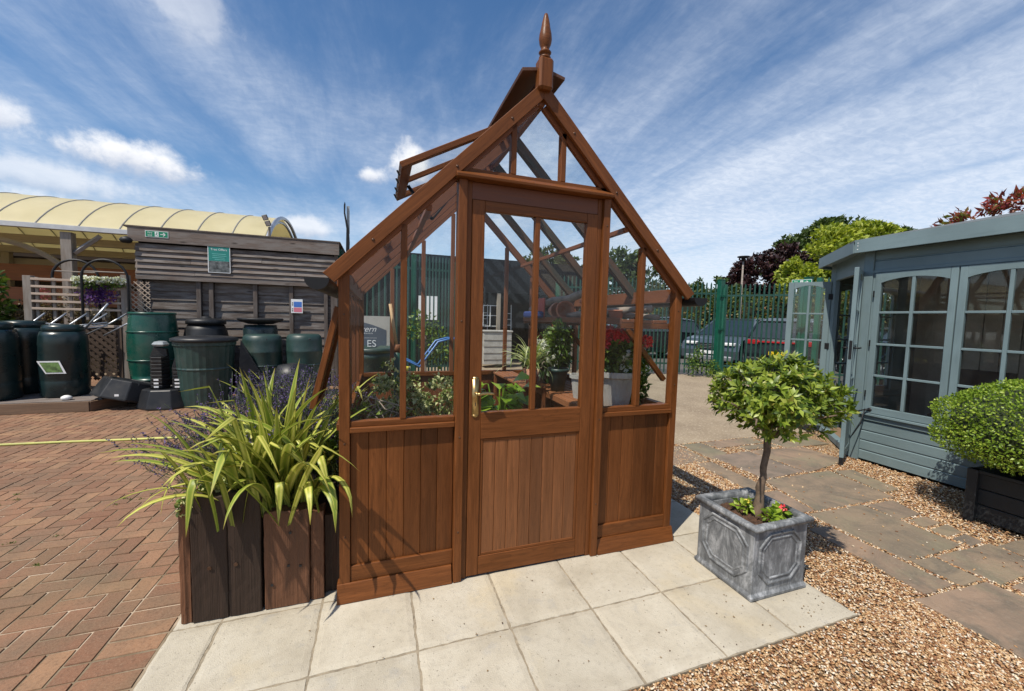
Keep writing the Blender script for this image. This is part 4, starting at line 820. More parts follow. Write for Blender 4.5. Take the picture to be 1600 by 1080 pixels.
for _ in range(7): x = random.uniform(.6, .75); mb.tube([(x, .4, .5), (x+random.uniform(-.05, .1), .3, .85), (x+random.uniform(-.1, .15), .25, random.uniform(.9, 1.05)), (x+random.uniform(0, .2), .2, random.uniform(.8, 1.0))], .004, 5)
mb.build('stems', BARK, t); crown('foliage', [(.66, .3, .93, .1, .1, .06)], 80, .045, .03, L_MID, t, shell=.2)
structure(MB().box(XL+.03, XR-.03, .04, DP-.03, .0075, .012).build('greenhouse_floor', plain('floor_earth', (.16, .13, .10, 1), .95, var=.3)))

# ================================================================== SLEEPER PLANTER, left of the greenhouse
SP = thing('sleeper_planter', 'raised planter of upright dark railway sleepers left of the greenhouse', 'planter', (.16, .12, 0))
def sleeper(x0, x1, y0, y1, h, mat, rag=.004):
    mb = MB(); nz = 14; nx = 6; dx, dy = x1-x0, y1-y0; V = []
    # local X up the timber; outline slightly ragged
    ring = [(0, 0), (.25, 0), (.5, 0), (.75, 0), (1, 0), (1, .5), (1, 1), (.5, 1), (0, 1), (0, .5)]; offs = [random.uniform(-rag, rag) for _ in ring]
    for i in range(nz+1):
        for j, (u, v) in enumerate(ring):
            q = offs[j]+random.uniform(-.0012, .0012); zz = h*i/nz+(random.uniform(-.008, .008) if i == nz else 0); V.append((zz, u*dx+q*(1 if u in (0, 1) else .3), v*dy+q*(1 if v in (0, 1) else .3)))
    m = len(ring); F = [(i*m+j, i*m+(j+1) % m, (i+1)*m+(j+1) % m, (i+1)*m+j) for i in range(nz) for j in range(m)]; F += [tuple(range(m))[::-1], tuple(nz*m+j for j in range(m))]
    return mb.add(V, F).build('sleeper', mat, SP, matrix=Matrix(((0, 1, 0, x0), (0, 0, 1, y0), (1, 0, 0, 0), (0, 0, 0, 1))), bevel=.003)
sleeper(-.180, -.128, .03, .20, .585, SLEEP_R); sleeper(-.124, .0235, .022, .125, .622, SLEEP_D, .002); sleeper(.0245, .168, .022, .125, .63, SLEEP_D, .003)
sleeper(.180, .385, .02, .12, .508, SLEEP_R); sleeper(.388, .452, .035, .13, .48, SLEEP_R); sleeper(.456, .53, .08, .22, .44, SLEEP_D)
for i in range(7): sleeper(-.19, -.09, .21+.2*i, .405+.2*i, .50+.05*((i*7) % 3)/2, SLEEP_D)
for i in range(4): sleeper(-.19+.18*i, -.015+.18*i, 1.62, 1.72, .5, SLEEP_D)
MB().box(-.12, .50, .12, 1.62, .0, .42).build('soil', SOIL, SP)
for x, z in ((.29, .22), (.345, .21), (.30, .395), (.215, .13)):
    MB().box(x-.006, x+.006, .0165, .019, z-.006, z+.006).build('nail_hole', INK, SP)
for x, z in ((-.05, .27), (.06, .27)): MB().lathe([(.003, 0), (.010, .001), (.009, .003)], (0, 0, 0), 10).build('coach_bolt', STEEL, SP, matrix=facing((x, .018, z), (0, -1, 0)))
# phormium
def phormium(nm, lab, cx, cy, cz, n, Lr, Wr, lean, spread, extra=()):
    t = thing(nm, lab, 'plant', (cx, cy, cz)); S = []
    for i in range(n):
        az = random.uniform(0, 2*PI); az = az; S.append(((cx+random.gauss(0, spread), cy+random.gauss(0, spread), cz), az, random.uniform(*lean), random.uniform(*Lr), random.uniform(*Wr), random.uniform(.3, 2.0)))
    S += list(extra); blades('foliage', S, PHOR, t, 12, .6); return t
ex = [((.07, .16, .52), PI*1.02, .65, .66, .042, 1.25), ((.07, .2, .52), PI*1.08, .7, .62, .045, 1.3), ((.07, .12, .5), PI*1.13, .75, .58, .042, 1.5), ((.05, .2, .5), PI*.98, .8, .66, .040, 1.0), ((.07, .1, .5), PI*1.2, .7, .55, .045, 1.9),
      ((.34, .13, .47), -PI*.42, .35, .56, .045, 3.3), ((.36, .15, .47), -PI*.35, .40, .62, .045, 3.3), ((.38, .12, .46), -PI*.36, .45, .58, .042, 3.4), ((.39, .16, .46), -PI*.3, .35, .60, .040, 3.5), ((.27, .12, .48), -PI*.5, .3, .5, .046, 3.0),
      ((.1, .1, .55), PI*1.3, .6, .6, .045, 2.2), ((.2, .1, .5), PI*1.45, .5, .6, .045, 2.4), ((.07, .13, .55), PI*1.15, .7, .5, .04, 2.2),
      ((.16, .2, .5), PI*.9, .12, .74, .052, .2), ((.20, .2, .5), PI*.2, .12, .78, .055, .15), ((.26, .2, .5), 0, .08, .70, .05, .25), ((.10, .2, .5), PI, .22, .80, .055, .3), ((.14, .18, .5), PI*1.1, .15, .70, .05, .2), ((.32, .2, .5), .3, .2, .6, .048, .5)]
phormium('phormium', 'large yellow-green striped strap-leaved plant arching over the front sleepers', .19, .20, .48, 120, (.48, .82), (.036, .056), (.04, .52), .085, ex)
phormium('phormium', 'smaller upright striped strap-leaved plant behind the lavender near the leaning vent', .30, 1.25, .45, 24, (.42, .85), (.035, .055), (.1, .75), .07, [((.14, 1.2, .5), PI, .5, .8, .05, .4), ((.2, 1.2, .5), PI*1.05, .65, .8, .045, .5), ((.35, 1.1, .5), .1, .3, .7, .05, .9)])
# lavender
def lavender(lab, cx, cy, cz, rx, ry, n, az0=None):
    t = thing('lavender', lab, 'plant', (cx, cy, cz)); S = []; P = []; 
    for i in range(n):
        az = random.uniform(0, 2*PI) if az0 is None else random.gauss(az0, .8); ln = random.uniform(.05, 1.05); L_ = random.uniform(.32, .52)
        b = Vector((cx+random.gauss(0, rx), cy+random.gauss(0, ry), cz)); d = Vector((math.cos(az)*math.sin(ln), math.sin(az)*math.sin(ln), math.cos(ln))); e = b+d*L_+Vector((0, 0, .03)); S.append((b, e))
        for k in range(13): q = b+(e-b)*random.uniform(.80, 1.0); P.append(tuple(q+Vector((random.gauss(0, .003), random.gauss(0, .003), 0))))
    mb = MB(); [mb.tube([a, a.lerp(e, .6)+Vector((0, 0, .02)), e], .0012, 3, False) for a, e in S]; mb.build('stems', L_GREY, t)
    P = np.array(P); k = len(P); V, F = leaves_mesh(P, rdir(k)+[0, 0, .6], rdir(k), rng.uniform(.008, .015, k), rng.uniform(.006, .010, k)); link('flowers', mkmesh('flowers', V, F, L_PURP), t)
    Q = np.array([tuple(a.lerp(e, random.uniform(.05, .62))) for a, e in S for _ in range(5)]); Dd = np.repeat(np.array([tuple(e-a) for a, e in S]), 5, axis=0); Dd = Dd/np.linalg.norm(Dd, axis=1, keepdims=True)+rdir(len(Q))*.5
    V, F = leaves_mesh(Q, Dd, rdir(len(Q)), rng.uniform(.03, .06, len(Q)), rng.uniform(.003, .005, len(Q))); link('foliage', mkmesh('foliage', V, F, L_GREY), t); return t
lavender('purple lavender spilling left over the brick paving behind the large striped plant', -.05, .50, .48, .09, .12, 330, PI*.95)
lavender('purple lavender standing upright between the two striped plants', .16, .80, .62, .15, .17, 560)
lavender('lavender clump nearest the greenhouse side wall', .42, .62, .45, .06, .16, 120)
t = thing('trailing_plant', 'small variegated trailing plant spilling over the left corner sleeper', 'plant', (-.13, .12, .6)); crown('foliage', [(-.12, .12, .60, .06, .07, .035), (-.15, .06, .57, .035, .05, .05), (-.05, .14, .63, .06, .05, .03)], 380, .024, .02, L_VAR, t, shell=.3)
t = thing('ground_cover', 'fine green bedding leaves between the lavender and the greenhouse wall', 'plant', (.45, .5, .5)); crown('foliage', [(.45, .4, .66, .06, .3, .16), (.1, .4, .55, .22, .25, .10), (.42, 1.1, .65, .1, .35, .2)], 1500, .04, .012, L_MID, t, shell=.2, up=.3, out=.4)

# ================================================================== LEFT: bins, butts, bases
def Lathe(n, prof, x, y, z, mat, par, k=40, smooth=True): return MB().lathe(prof, (0, 0, 0), k).build(n, mat, par, smooth, matrix=Matrix.Translation((x, y, z)))
PF = thing('timber_platform', 'low decking platform under the dark green composters at far left', 'platform', (-4.4, 5.7, 0))
for i in range(9): MBox('deck_board', -6.2, -3.12 if i > 1 else -3.30+.05*i, 5.22+.145*i, 5.22+.145*i+.135, .13, .158, 'x', GREYW, PF)
PLW = wood('platform_edge', (.15, .095, .06, 1), .85, .4, .5)
MBox('edge_board', -6.2, -3.30, 5.17, 5.205, .003, .15, 'x', PLW, PF); beam('edge_board', (-3.30, 5.19, .076), (-3.08, 5.62, .076), .035, .145, PLW, PF); MBox('edge_board', -3.09, -3.06, 5.64, 6.5, .003, .15, 'y', GREYW, PF)
def composter(lab, x, y, r, h, card=False):
    t = thing('composter', lab, 'compost bin', (x, y, .159), 'dark green composters on the platform')
    prof = [(r*.92, 0), (r*1.0, .03), (r*1.02, h*.22), (r*1.0, h*.24), (r*1.03, h*.26), (r*1.01, h*.45), (r*1.03, h*.47), (r*.99, h*.70), (r*1.01, h*.72), (r*.97, h*.84), (r*.90, h*.90)]
    Lathe('bin_body', prof, x, y, .159, DKGP, t); Lathe('lid', [(r*.80, h*.90), (r*.84, h*.91), (r*.84, h*.955), (r*.78, h*.99), (r*.4, h*1.0), (.01, h*1.0)], x, y, .159, DKGP, t)
    if card:
        cf = facing((x+.0, y-r*1.04, .62), (0.05, -1, 0)); q = [(-.15, .10), (.10, .10), (.17, -.09), (-.06, -.09)]
        MB().prism(q, 0, .004, cf).build('label_card', WHITE, t); c2 = facing((x, y-r*1.04-.005, .62), (0.05, -1, 0)); MB().prism([(-.12, .08), (.085, .08), (.135, -.07), (-.05, -.07)], 0, .002, c2).build('card_picture', plain('card_leaf_print', (.10, .17, .05, 1), .5, var=.8, scale=18), t)
    return t
composter('dark green composter at the left edge of the platform nearest the camera', -4.60, 5.55, .30, 1.13)
composter('dark green composter standing behind the other two on the platform', -4.58, 6.15, .30, 1.14)
composter('dark green composter with a tilted picture card on its front', -3.88, 5.75, .265, 1.10, True)
t = thing('white_stone', 'white rounded stone on the platform edge in front of the composters', 'stone', (-3.63, 5.3, .16)); MB().lathe([(.03, 0), (.055, .02), (.05, .05), (.02, .07)], (-3.63, 5.32, .158), 10, sx=1.2).build('stone', WHITEP, t, True)

def octa(r): return [(r*math.cos(PI/8+k*PI/4), r*math.sin(PI/8+k*PI/4)) for k in range(8)]
def butt_base(lab, M, h=.30):
    t = thing('butt_stand', lab, 'water butt stand', M.translation, 'black octagonal water butt stands'); mb = MB()
    R = [(.40, 0), (.40, .03), (.33, h-.02), (.31, h), (.24, h), (.22, h-.06)]; V = []
    for r, z in R: V += [(r*math.cos(PI/8+k*PI/4), r*math.sin(PI/8+k*PI/4)*.9, z) for k in range(8)]
    F = [(i*8+j, i*8+(j+1) % 8, (i+1)*8+(j+1) % 8, (i+1)*8+j) for i in range(5) for j in range(8)]+[tuple(range(8))[::-1], tuple(40+j for j in range(8))]
    mb.add(V, F).build('stand_body', BLACKP, t, matrix=M, bevel=.012, seg=2)
    mb = MB(); [mb.box(-.2, .2, -.02+.1*k, .0+.1*k, h-.055, h-.01, M) for k in range(-2, 3)]; mb.build('ribs', BLACKP, t); return t
b1 = butt_base('black octagonal stand tipped on its edge against the next one', Matrix.Translation((-3.02, 5.45, .12)) @ Matrix.Rotation(math.radians(14), 4, 'Y') @ Matrix.Rotation(math.radians(-10), 4, 'X'))
b2 = butt_base('black octagonal stand lying flat with two small black stands stacked on it', Matrix.Translation((-2.42, 5.38, .0)))
MB().box(-2.93, -2.88, 5.03, 5.035, .24, .27).build('label', WHITE, b1)
for x, y, s_, hh, lab in ((-2.52, 5.36, .125, .52, 'taller stack of black rainwater diverters on the flat octagonal stand'), (-2.24, 5.30, .105, .34, 'shorter stack of black rainwater diverters on the flat octagonal stand')):
    t = thing('diverter_stack', lab, 'diverters', (x, y, .3)); n = int(hh/.055)
    for k in range(n): MB().lathe([(s_, 0), (s_*1.04, .045), (s_*.98, .05)], (x, y, .302+.055*k), 6).build('diverter', BLACKP, t, bevel=.004)
    MB().prism([(-s_*.9, 0), (s_*.9, 0), (s_*.8, .12), (-s_*.5, .15)], -.03, .03, facing((x, y, .302+.055*n), (0, -1, 0))).build('cap', BLACKP, t, bevel=.005)
    for k in range(3): MB().box(x-.03, x+.03, y-s_*1.05, y-s_*1.05+.004, .32+.055*k, .345+.055*k).build('label', WHITE, t)
t = thing('plastic_bag', 'crumpled clear bag on top of the taller diverter stack', 'bag', (-2.52, 5.36, .95)); MB().lathe([(.09, 0), (.11, .03), (.08, .07), (.03, .08)], (-2.50, 5.36, .955), 7).build('bag', plain('grey_film', (.30, .33, .34, 1), .35, var=.4), t)

t = thing('water_butt', 'bright green barrel water butt with raised hoops beside the lattice post', 'water butt', (-2.98, 6.25, 0)); R = .33
Lathe('stand', [(R*.9, 0), (R*.86, .30)], -2.98, 6.25, 0, BLACKP, t); pr = [(R*.86, .3), (R*.92, .34)]
for k in range(16):
    u = k/15; z = .34+u*1.10; pr.append((R*(.92+.12*math.sin(PI*u)), z))
for zz in (.62, .98): pr += []
pr2 = []
for r, z in pr:
    pr2.append((r, z))
def hoop(x, y, r, z, mat, par, th=.018): MB().lathe([(r-.004, z-th), (r+.012, z-th*.6), (r+.014, z), (r+.012, z+th*.6), (r-.004, z+th)], (0, 0, 0), 40).build('hoop', mat, par, True, matrix=Matrix.Translation((x, y, 0)))
Lathe('barrel', pr2+[(R*.90, 1.47), (R*.86, 1.465)], -2.98, 6.25, 0, GREENP, t)
for z in (.66, 1.14): hoop(-2.98, 6.25, R*1.01, z, GREENP, t)
hoop(-2.98, 6.25, R*.92, 1.45, GREENP, t, .022)
def cone_bin(lab, x, y, r, h, mat, lidmat, group=None, flutes=False, lid=True, z0=0):
    t = thing('composter' if not flutes else 'ribbed_bin', lab, 'compost bin' if not flutes else 'bin', (x, y, z0), group)
    n = 56 if flutes else 40; prof = [(r*.80, 0), (r*.83, h*.1), (r*.90, h*.52), (r*.925, h*.54), (r*.90, h*.56), (r*.96, h*.86), (r*1.0, h*.87), (r*1.0, h*.93)]
    MB().lathe(prof, (0, 0, 0), n, rib=.008 if flutes else 0, ribn=1 if flutes else 0).build('bin_body', mat, t, not flutes, matrix=Matrix.Translation((x, y, z0)))
    if lid: Lathe('lid', [(r*1.05, h*.92), (r*1.08, h*.93), (r*1.08, h*.965), (r*.9, h*.985), (r*.5, h*1.0), (.01, h*1.0)], x, y, z0, lidmat, t)
    return t
cone_bin('ribbed grey-green bin with flat black lid nearest the lavender', -1.94, 5.42, .41, 1.12, GREYGP, BLACKP, flutes=True)
t = thing('composter', 'black tapered composter with screw lid behind the ribbed bin', 'compost bin', (-2.28, 6.45, 0)); x, y = -2.28, 6.45
Lathe('bin_body', [(.42, 0), (.40, .4), (.36, .9), (.31, 1.18), (.27, 1.27)], x, y, 0, BLACKP, t); Lathe('lid', [(.25, 1.27), (.30, 1.28), (.30, 1.35), (.24, 1.38), (.08, 1.39), (.07, 1.42), (.01, 1.42)], x, y, 0, BLACKP, t)
for z in (.45, .8, 1.05): hoop(x, y, .42-.13*z, z, BLACKP, t)
def round_butt(lab, x, y, r, h, group='round topped grey-green water butts'):
    t = thing('water_butt', lab, 'water butt', (x, y, 0), group); Lathe('barrel', [(r*.85, 0), (r*.95, .1), (r*1.0, h*.55), (r*.99, h*.72), (r*1.01, h*.735), (r*.98, h*.75), (r*.98, h*.90), (r*.93, h*.97), (r*.80, h), (.01, h)], x, y, 0, GREYGP, t)
    Lathe('tap', [(.02, 0), (.025, .03), (.02, .05)], x+.12, y-.8*r, h*.9, BLACKP, t, 10); hoop(x, y, r*.99, h*.52, GREYGP, t); return t
round_butt('grey-green rounded water butt left of the other one in front of the shed boards', -1.24, 5.85, .31, 1.13)
round_butt('grey-green rounded water butt nearest the greenhouse', -.58, 5.9, .30, 1.14)
t = thing('water_butt', 'dark barrel with a wide black dish lid behind the rounded water butts', 'water butt', (-1.40, 6.4, 0)); Lathe('barrel', [(.26, 0), (.28, .6), (.28, 1.2), (.26, 1.28)], -1.40, 6.4, 0, DKGP, t); Lathe('lid', [(.20, 1.30), (.36, 1.36), (.38, 1.40), (.36, 1.41), (.01, 1.40)], -1.40, 6.4, 0, BLACKP, t)
t = thing('wheelbarrow_tray', 'upturned black plastic tray low behind the lavender', 'tray', (-.60, 4.9, 0)); Lathe('tray', [(.32, 0), (.30, .5), (.22, .66), (.01, .70)], -.62, 5.1, 0, BLACKP, t); Lathe('tray_rim', [(.33, .02), (.35, .05), (.33, .08)], -.62, 5.1, 0, BLACKP, t)
t = thing('upright_panel', 'dark plastic sheet propped between the ribbed bin and the rounded butt', 'panel', (-1.46, 5.5, 0)); MB().add([(-1.50, 5.35, 0), (-1.12, 5.45, 0), (-1.12, 5.5, .35), (-1.46, 5.45, 1.05), (-1.50, 5.38, 0), (-1.12, 5.48, 0), (-1.12, 5.53, .35), (-1.46, 5.48, 1.05)], [(0, 1, 2, 3), (7, 6, 5, 4), (0, 4, 5, 1), (1, 5, 6, 2), (2, 6, 7, 3), (3, 7, 4, 0)]).build('sheet', BLACKP, t)

# ------------------------------------------------------------------ weathered shed
SD = thing('timber_shed', 'weathered grey timber shed wall with overlapping boards and a green exit sign', 'shed', (-1.8, 6.9, 0)); X0, X1, YS = -3.45, -.16, 6.9
MBox('fascia_board', X0-.08, X1+.10, YS-.14, YS-.105, 2.74, 2.985, 'x', GREYW, SD); MB().box(X0-.14, X1+.12, YS-.15, YS+3.0, 2.99, 3.015).build('roof', GREYW_D, SD)
def featherboards(z0, z1, n, x0, x1, y, mat, nm='cladding', lip=.03):
    mb = MB(); h = (z1-z0)/n
    for i in range(n):
        a = z0+i*h; splits = sorted([x0, x1]+([random.uniform(x0+.5, x1-.5)] if x1-x0 > 2 else []))
        for u, v in zip(splits[:-1], splits[1:]):
            w1, w2 = random.uniform(-.005, .005), random.uniform(-.005, .005)
            V = [(u+.002, y-lip, a-.03+w1), (v-.002, y-lip, a-.03+w2), (v-.002, y-.003, a+h-.004), (u+.002, y-.003, a+h-.004), (u+.002, y-lip+.014, a-.03+w1), (v-.002, y-lip+.014, a-.03+w2), (v-.002, y+.011, a+h-.004), (u+.002, y+.011, a+h-.004)]
            mb.add(V, [(0, 1, 2, 3), (7, 6, 5, 4), (0, 4, 5, 1), (1, 5, 6, 2), (2, 6, 7, 3), (3, 7, 4, 0)])
    return mb.build(nm, mat, SD)
MB().box(X0, X1, YS+.02, YS+3, .0, 2.985).build('wall', DARKROOM, SD)
featherboards(2.20, 2.72, 5, X0, X1+.02, YS-.07, GREYW, lip=.05); MB().box(X0+.01, X1-.01, YS-.05, YS+.01, 2.12, 2.72).build('wall_backing', DARKROOM, SD)
MBox('ledge', X0, X1, YS-.11, YS-.03, 2.07, 2.165, 'x', GREYW, SD)
PX = [X0, -2.56, -2.36, -1.63, -1.00, -.36, X1]
for a in PX[:-1]+[X1-.07]: MBox('batten', a, a+.07, YS-.065, YS-.01, .0, 2.069, 'z', GREYW_D, SD)
for a, b in zip(PX[:-1], PX[1:]):
    featherboards(.05, 2.07, 12, a+.071, b-.002, YS+.02, GREYW, 'panel_boards', lip=.025)
MBox('corner_board', X1+.002, X1+.06, YS-.09, YS+.02, .0, 2.739, 'z', GREYW_D, SD)
featherside = MB()
for i in range(14): featherside.box(X1+.03, X1+.05, YS+.05, YS+3, .1+.19*i, .1+.19*i+.18)
featherside.build('side_cladding', GREYW, SD)
def exit_sign(nm, lab, p, nrm, w_=.34, h_=.115):
    t = tag(MB().box(-w_/2, w_/2, -h_/2, h_/2, 0, .006).build(nm, WHITE, matrix=facing(p, nrm)), lab, 'sign'); M = Matrix.Translation((0, 0, .0065))
    MB().box(-w_/2+.008, w_/2-.008, -h_/2+.008, h_/2-.008, .006, .0075).build('panel', SIGNG, t)
    def T(b, s, x, y): return text('lettering', b, s, WHITE, Matrix.Translation((x, y, .0085)), t, .0006)
    T('Fire', .044, -w_*.29, .02); T('exit', .044, -w_*.29, -.022)
    MB().box(-.028, .028, -.042, .042, .0075, .0085).build('pictogram_door', WHITE, t)
    mm = MB(); mm.lathe([(.008, 0), (.008, .0008)], (.004, .026, .0086), 10)
    for a, b in (((0, .016), (-.006, -.006)), ((-.006, -.006), (.010, -.014)), ((.010, -.014), (.006, -.032)), ((-.006, -.006), (-.018, -.018)), ((-.018, -.018), (-.026, -.014)), ((0, .012), (.016, .006)), ((0, .012), (-.012, .004))): mm.beam((a[0], a[1], .009), (b[0], b[1], .009), .007, .0008)
    mm.build('pictogram_figure', SIGNG, t); ar = MB(); ar.beam((.055, 0, .0085), (.12, 0, .0085), .012, .0012); ar.beam((.095, .03, .0085), (.127, 0, .0085), .012, .0012); ar.beam((.095, -.03, .0085), (.127, 0, .0085), .012, .0012); ar.build('arrow', WHITE, t); return t
exit_sign('fire_exit_sign', 'green and white fire exit sign with arrow on the shed fascia', (-3.10, YS-.142, 2.885), (0, -1, 0))
t = tag(MB().box(-.18, .18, -.25, .25, 0, .006).build('poster', WHITE, matrix=facing((-2.16, YS-.125, 2.50), (0, -1, 0))), 'white framed poster, teal above a garden photograph, on the shed boards', 'poster')
MB().box(-.168, .168, -.03, .238, .006, .0075).build('teal_panel', TEAL, t); MB().box(-.168, .168, -.238, -.032, .006, .0075).build('photograph', PHOTO, t)
text('lettering', 'Tree Offers', .055, WHITE, Matrix.Translation((0, .185, .0085)), t, .0004)
for k, (a, b) in enumerate(((-.11, .11), (-.10, .12), (-.11, .09), (-.07, .10))): MB().box(a, b, .10-.035*k, .107-.035*k, .0076, .0085).build('text_line', plain('pale_teal', (.2, .55, .5, 1), .5), t)
t = tag(MB().box(-.105, .105, -.14, .14, 0, .005).build('notice', WHITE, matrix=facing((-.86, YS-.075, 1.665), (0, -1, 0))), 'small white notice with blue and pink blocks on the shed panel', 'sign')
MB().box(-.055, .09, -.02, .09, .005, .0065).build('blue_block', SIGNBLUE, t); MB().box(-.055, .09, -.12, -.03, .005, .0065).build('pink_block', SIGNPINK, t)
for z in (.06, .02, -.06, -.10): MB().box(-.09, -.065, z-.008, z+.012, .005, .0065).build('mark', INK, t)
t = thing('floodlight', 'slim double floodlight on a short pole above the shed roof', 'floodlight', (-1.46, 7.4, 3.0)); MB().tube([(-1.46, 7.4, 3.0), (-1.46, 7.4, 3.31)], .022, 8).build('pole', GREYP, t)
for k in (0, 1):
    FM = facing((-1.475-.05*k, 7.36, 3.375+.115*k), (.1, -1, -.25), (-.35, 0, 1)); MB().box(-.05, .05, -.055, .055, -.02, .02).build('lamp_head', BLACKM, t, matrix=FM, bevel=.01); MB().box(-.038, .038, -.043, .043, .021, .024).build('lens', GALV, t, matrix=FM)
t = thing('security_lamp', 'small black security lamp under the shed roof corner', 'lamp', (-3.55, 6.85, 2.8)); MB().lathe([(.01, .06), (.05, .04), (.075, 0), (.055, -.05), (.02, -.06)], (-3.55, 6.76, 2.75), 16, sx=1.3).build('housing', BLACKM, t, True); MB().tube([(-3.50, 6.79, 2.80), (-3.55, 6.76, 2.79)], .02, 6).build('bracket', BLACKM, t)

# ------------------------------------------------------------------ barrel vaulted canopy
CN = thing('canopy', 'long cream barrel-vaulted canopy with grey gutter beyond the shed', 'canopy', (-6, 11, 0)); YC, WV, ZG, HV = 9.0, 4.6, 3.22, 1.02
RV_ = ((WV/2)**2+HV**2)/(2*HV); th = math.asin(WV/2/RV_)
def arc(t, dr=0): a = -th+2*th*t; return (YC+WV/2+(RV_+dr)*math.sin(a), ZG-(RV_-HV)+(RV_+dr)*math.cos(a))
CM = Mat('polycarbonate'); nn_ = CM.noise(CM.coords(), 1.3, 4); cc_ = CM.ramp(nn_, (.3, (.74, .67, .42, 1)), (.7, (.84, .77, .52, 1)))
CM.color(cc_); CM.rough(.35, .5); tt_ = CM.N('ShaderNodeBsdfTranslucent'); CM.L(cc_, tt_.inputs[0]); mm_ = CM.N('ShaderNodeMixShader'); mm_.inputs[0].default_value = .5; CM.L(CM.b.outputs[0], mm_.inputs[1]); CM.L(tt_.outputs[0], mm_.inputs[2]); CM.L(mm_.outputs[0], CM.out.inputs[0]); POLY = CM.m
XE, NX = -1.95, 30; SW = .70; NA = 20
for i in range(NX):
    x1 = XE-i*SW; x0 = x1-SW; V = []
    for x in (x0+.01, x1-.01):
        for dr in (0, .012):
            for k in range(NA+1): y, z = arc(k/NA, dr+.0); V.append((x, y, z))
    m = NA+1; F = [(k, k+1, 2*m+k+1, 2*m+k) for k in range(NA)]+[(m+k+1, m+k, 3*m+k, 3*m+k+1) for k in range(NA)]
    MB().add(V, F).build('roof_sheet', POLY, CN, True)
    MB().tube([(x0, *arc(k/NA, .012)) for k in range(NA+1)], .017, 5).build('rib', GREYP if i % 1 else plain('rib_grey', (.23, .22, .19, 1), .6) if i == 0 else bpy.data.materials['rib_grey'], CN)
for dr, r in ((.02, .05), (-.10, .035)): MB().tube([(XE+(.06 if dr > 0 else 0), *arc(k/NA, dr)) for k in range(NA+1)], r, 8).build('end_arch', GALV, CN)
MBox('gutter', -24, XE, YC-.12, YC+.02, ZG-.06, ZG+.04, 'x', plain('gutter_grey', (.50, .51, .52, 1), .5), CN); MBox('gutter', -24, XE, YC+WV-.02, YC+WV+.12, ZG-.09, ZG+.05, 'x', bpy.data.materials['gutter_grey'], CN)
TIMB = wood('canopy_timber', (.27, .23, .18, 1), .8, .2, .2)
for yy, zz in ((YC+1.4, 3.12), (YC+3.2, 3.05)): MBox('tie_beam', -24, XE-.1, yy, yy+.1, zz-.09, zz+.09, 'x', TIMB, CN)
for xp in (-5.62, -9.6, -13.6):
    MBox('post', xp-.09, xp+.09, YC-.06, YC+.10, 0, ZG-.095, 'z', GREYP, CN); MBox('post', xp-.09, xp+.09, YC+WV-.1, YC+WV+.06, 0, ZG-.095, 'z', TIMB, CN)
    MB().tube([(xp-1.9+1.75*math.sin(t), YC+.6, 1.75+1.25*math.cos(t)) for t in [PI/2*k/10 for k in range(11)]][::-1], .06, 6).build('brace', TIMB, CN)
    MB().tube([(xp+.1, YC+.02, 2.7), (xp+.55, YC+.02, 3.1)], .05, 5).build('brace', GALV, CN)
CBL = thing('shop_building', 'dark timber fronted shop building in the shade behind the canopy', 'building', (-10, 14.5, 0))
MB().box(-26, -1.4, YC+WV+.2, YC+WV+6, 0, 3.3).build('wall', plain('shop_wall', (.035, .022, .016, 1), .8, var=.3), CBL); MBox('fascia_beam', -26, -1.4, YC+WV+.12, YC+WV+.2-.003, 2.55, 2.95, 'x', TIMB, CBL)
MBox('lintel_beam', -26, -3.4, YC+1.9, YC+2.05, 2.15, 2.55, 'x', ORANGEW, CBL); MBox('lintel_beam', -26, -4.4, YC+.8, YC+.9, 1.55, 1.95, 'x', ORANGEW, CBL)
for k in range(6): MB().box(-8.5-1.7*k, -7.2-1.7*k, YC+WV+.10, YC+WV+.117, 1.0, 2.1).build('window', GLASS_D, CBL)
MB().box(-5.2, -3.3, YC+2.5, YC+2.6, 1.2, 2.0).build('blue_display', plain('teal_display', (.02, .07, .09, 1), .6), CBL)

# ------------------------------------------------------------------ trellis, hoops, hanging flowers
TR = thing('trellis_screen', 'timber screen of slats and diagonal lattice between two grey posts left of the shed', 'trellis', (-3.9, 6.4, 0)); YT = 6.45
for x, zt in ((-4.68, 2.02), (-3.43, 2.10)): MBox('post', x-.05, x+.05, YT-.05, YT+.05, .0, zt, 'z', GREYP, TR)
for k, z in enumerate((1.97, 1.85, 1.73, 1.61, 1.49)): MBox('slat', -4.63, -3.48, YT-.055, YT-.03, z-.018, z+.018, 'x', PALEW, TR)
for k in range(6): MBox('slat_upright', -4.6+.21*k, -4.56+.21*k, YT-.02, YT+.01, 1.32, 2.0, 'z', GREYP, TR)
def lattice(nm, x0, x1, z0, z1, y, sp, mat, par, wd=.03):
    mb = MB(); H = z1-z0
    for s in (-1, 1):
        c = -H
        while c < (x1-x0):
            a0 = max(0, c); a1 = min(x1-x0, c+H)
            if a1 > a0:
                za, zb = a0-c, a1-c
                if s > 0: mb.beam((x0+a0, y+s*.006, z0+za), (x0+a1, y+s*.006, z0+zb), wd, .01, up=(0, 1, 0)) if False else mb.box(0, math.hypot(a1-a0, zb-za), -.005, .005, -wd/2, wd/2, frame((x0+a0, y+s*.006, z0+za), (x0+a1, y+s*.006, z0+zb), (0, 0, 1)))
                else: mb.box(0, math.hypot(a1-a0, zb-za), -.005, .005, -wd/2, wd/2, frame((x0+a0, y+s*.006, z1-za), (x0+a1, y+s*.006, z1-zb), (0, 0, 1)))
            c += sp
    return mb.build(nm, mat, par)
lattice('lattice', -4.62, -3.50, .30, 1.18, YT-.04, .115, TRELW, TR, .045); MBox('rail', -4.62, -3.48, YT-.06, YT-.02, 1.19, 1.23, 'x', PALEW, TR); MBox('lattice_stile', -3.54, -3.485, YT-.06, YT-.025, .2, 1.189, 'z', TRELW, TR)
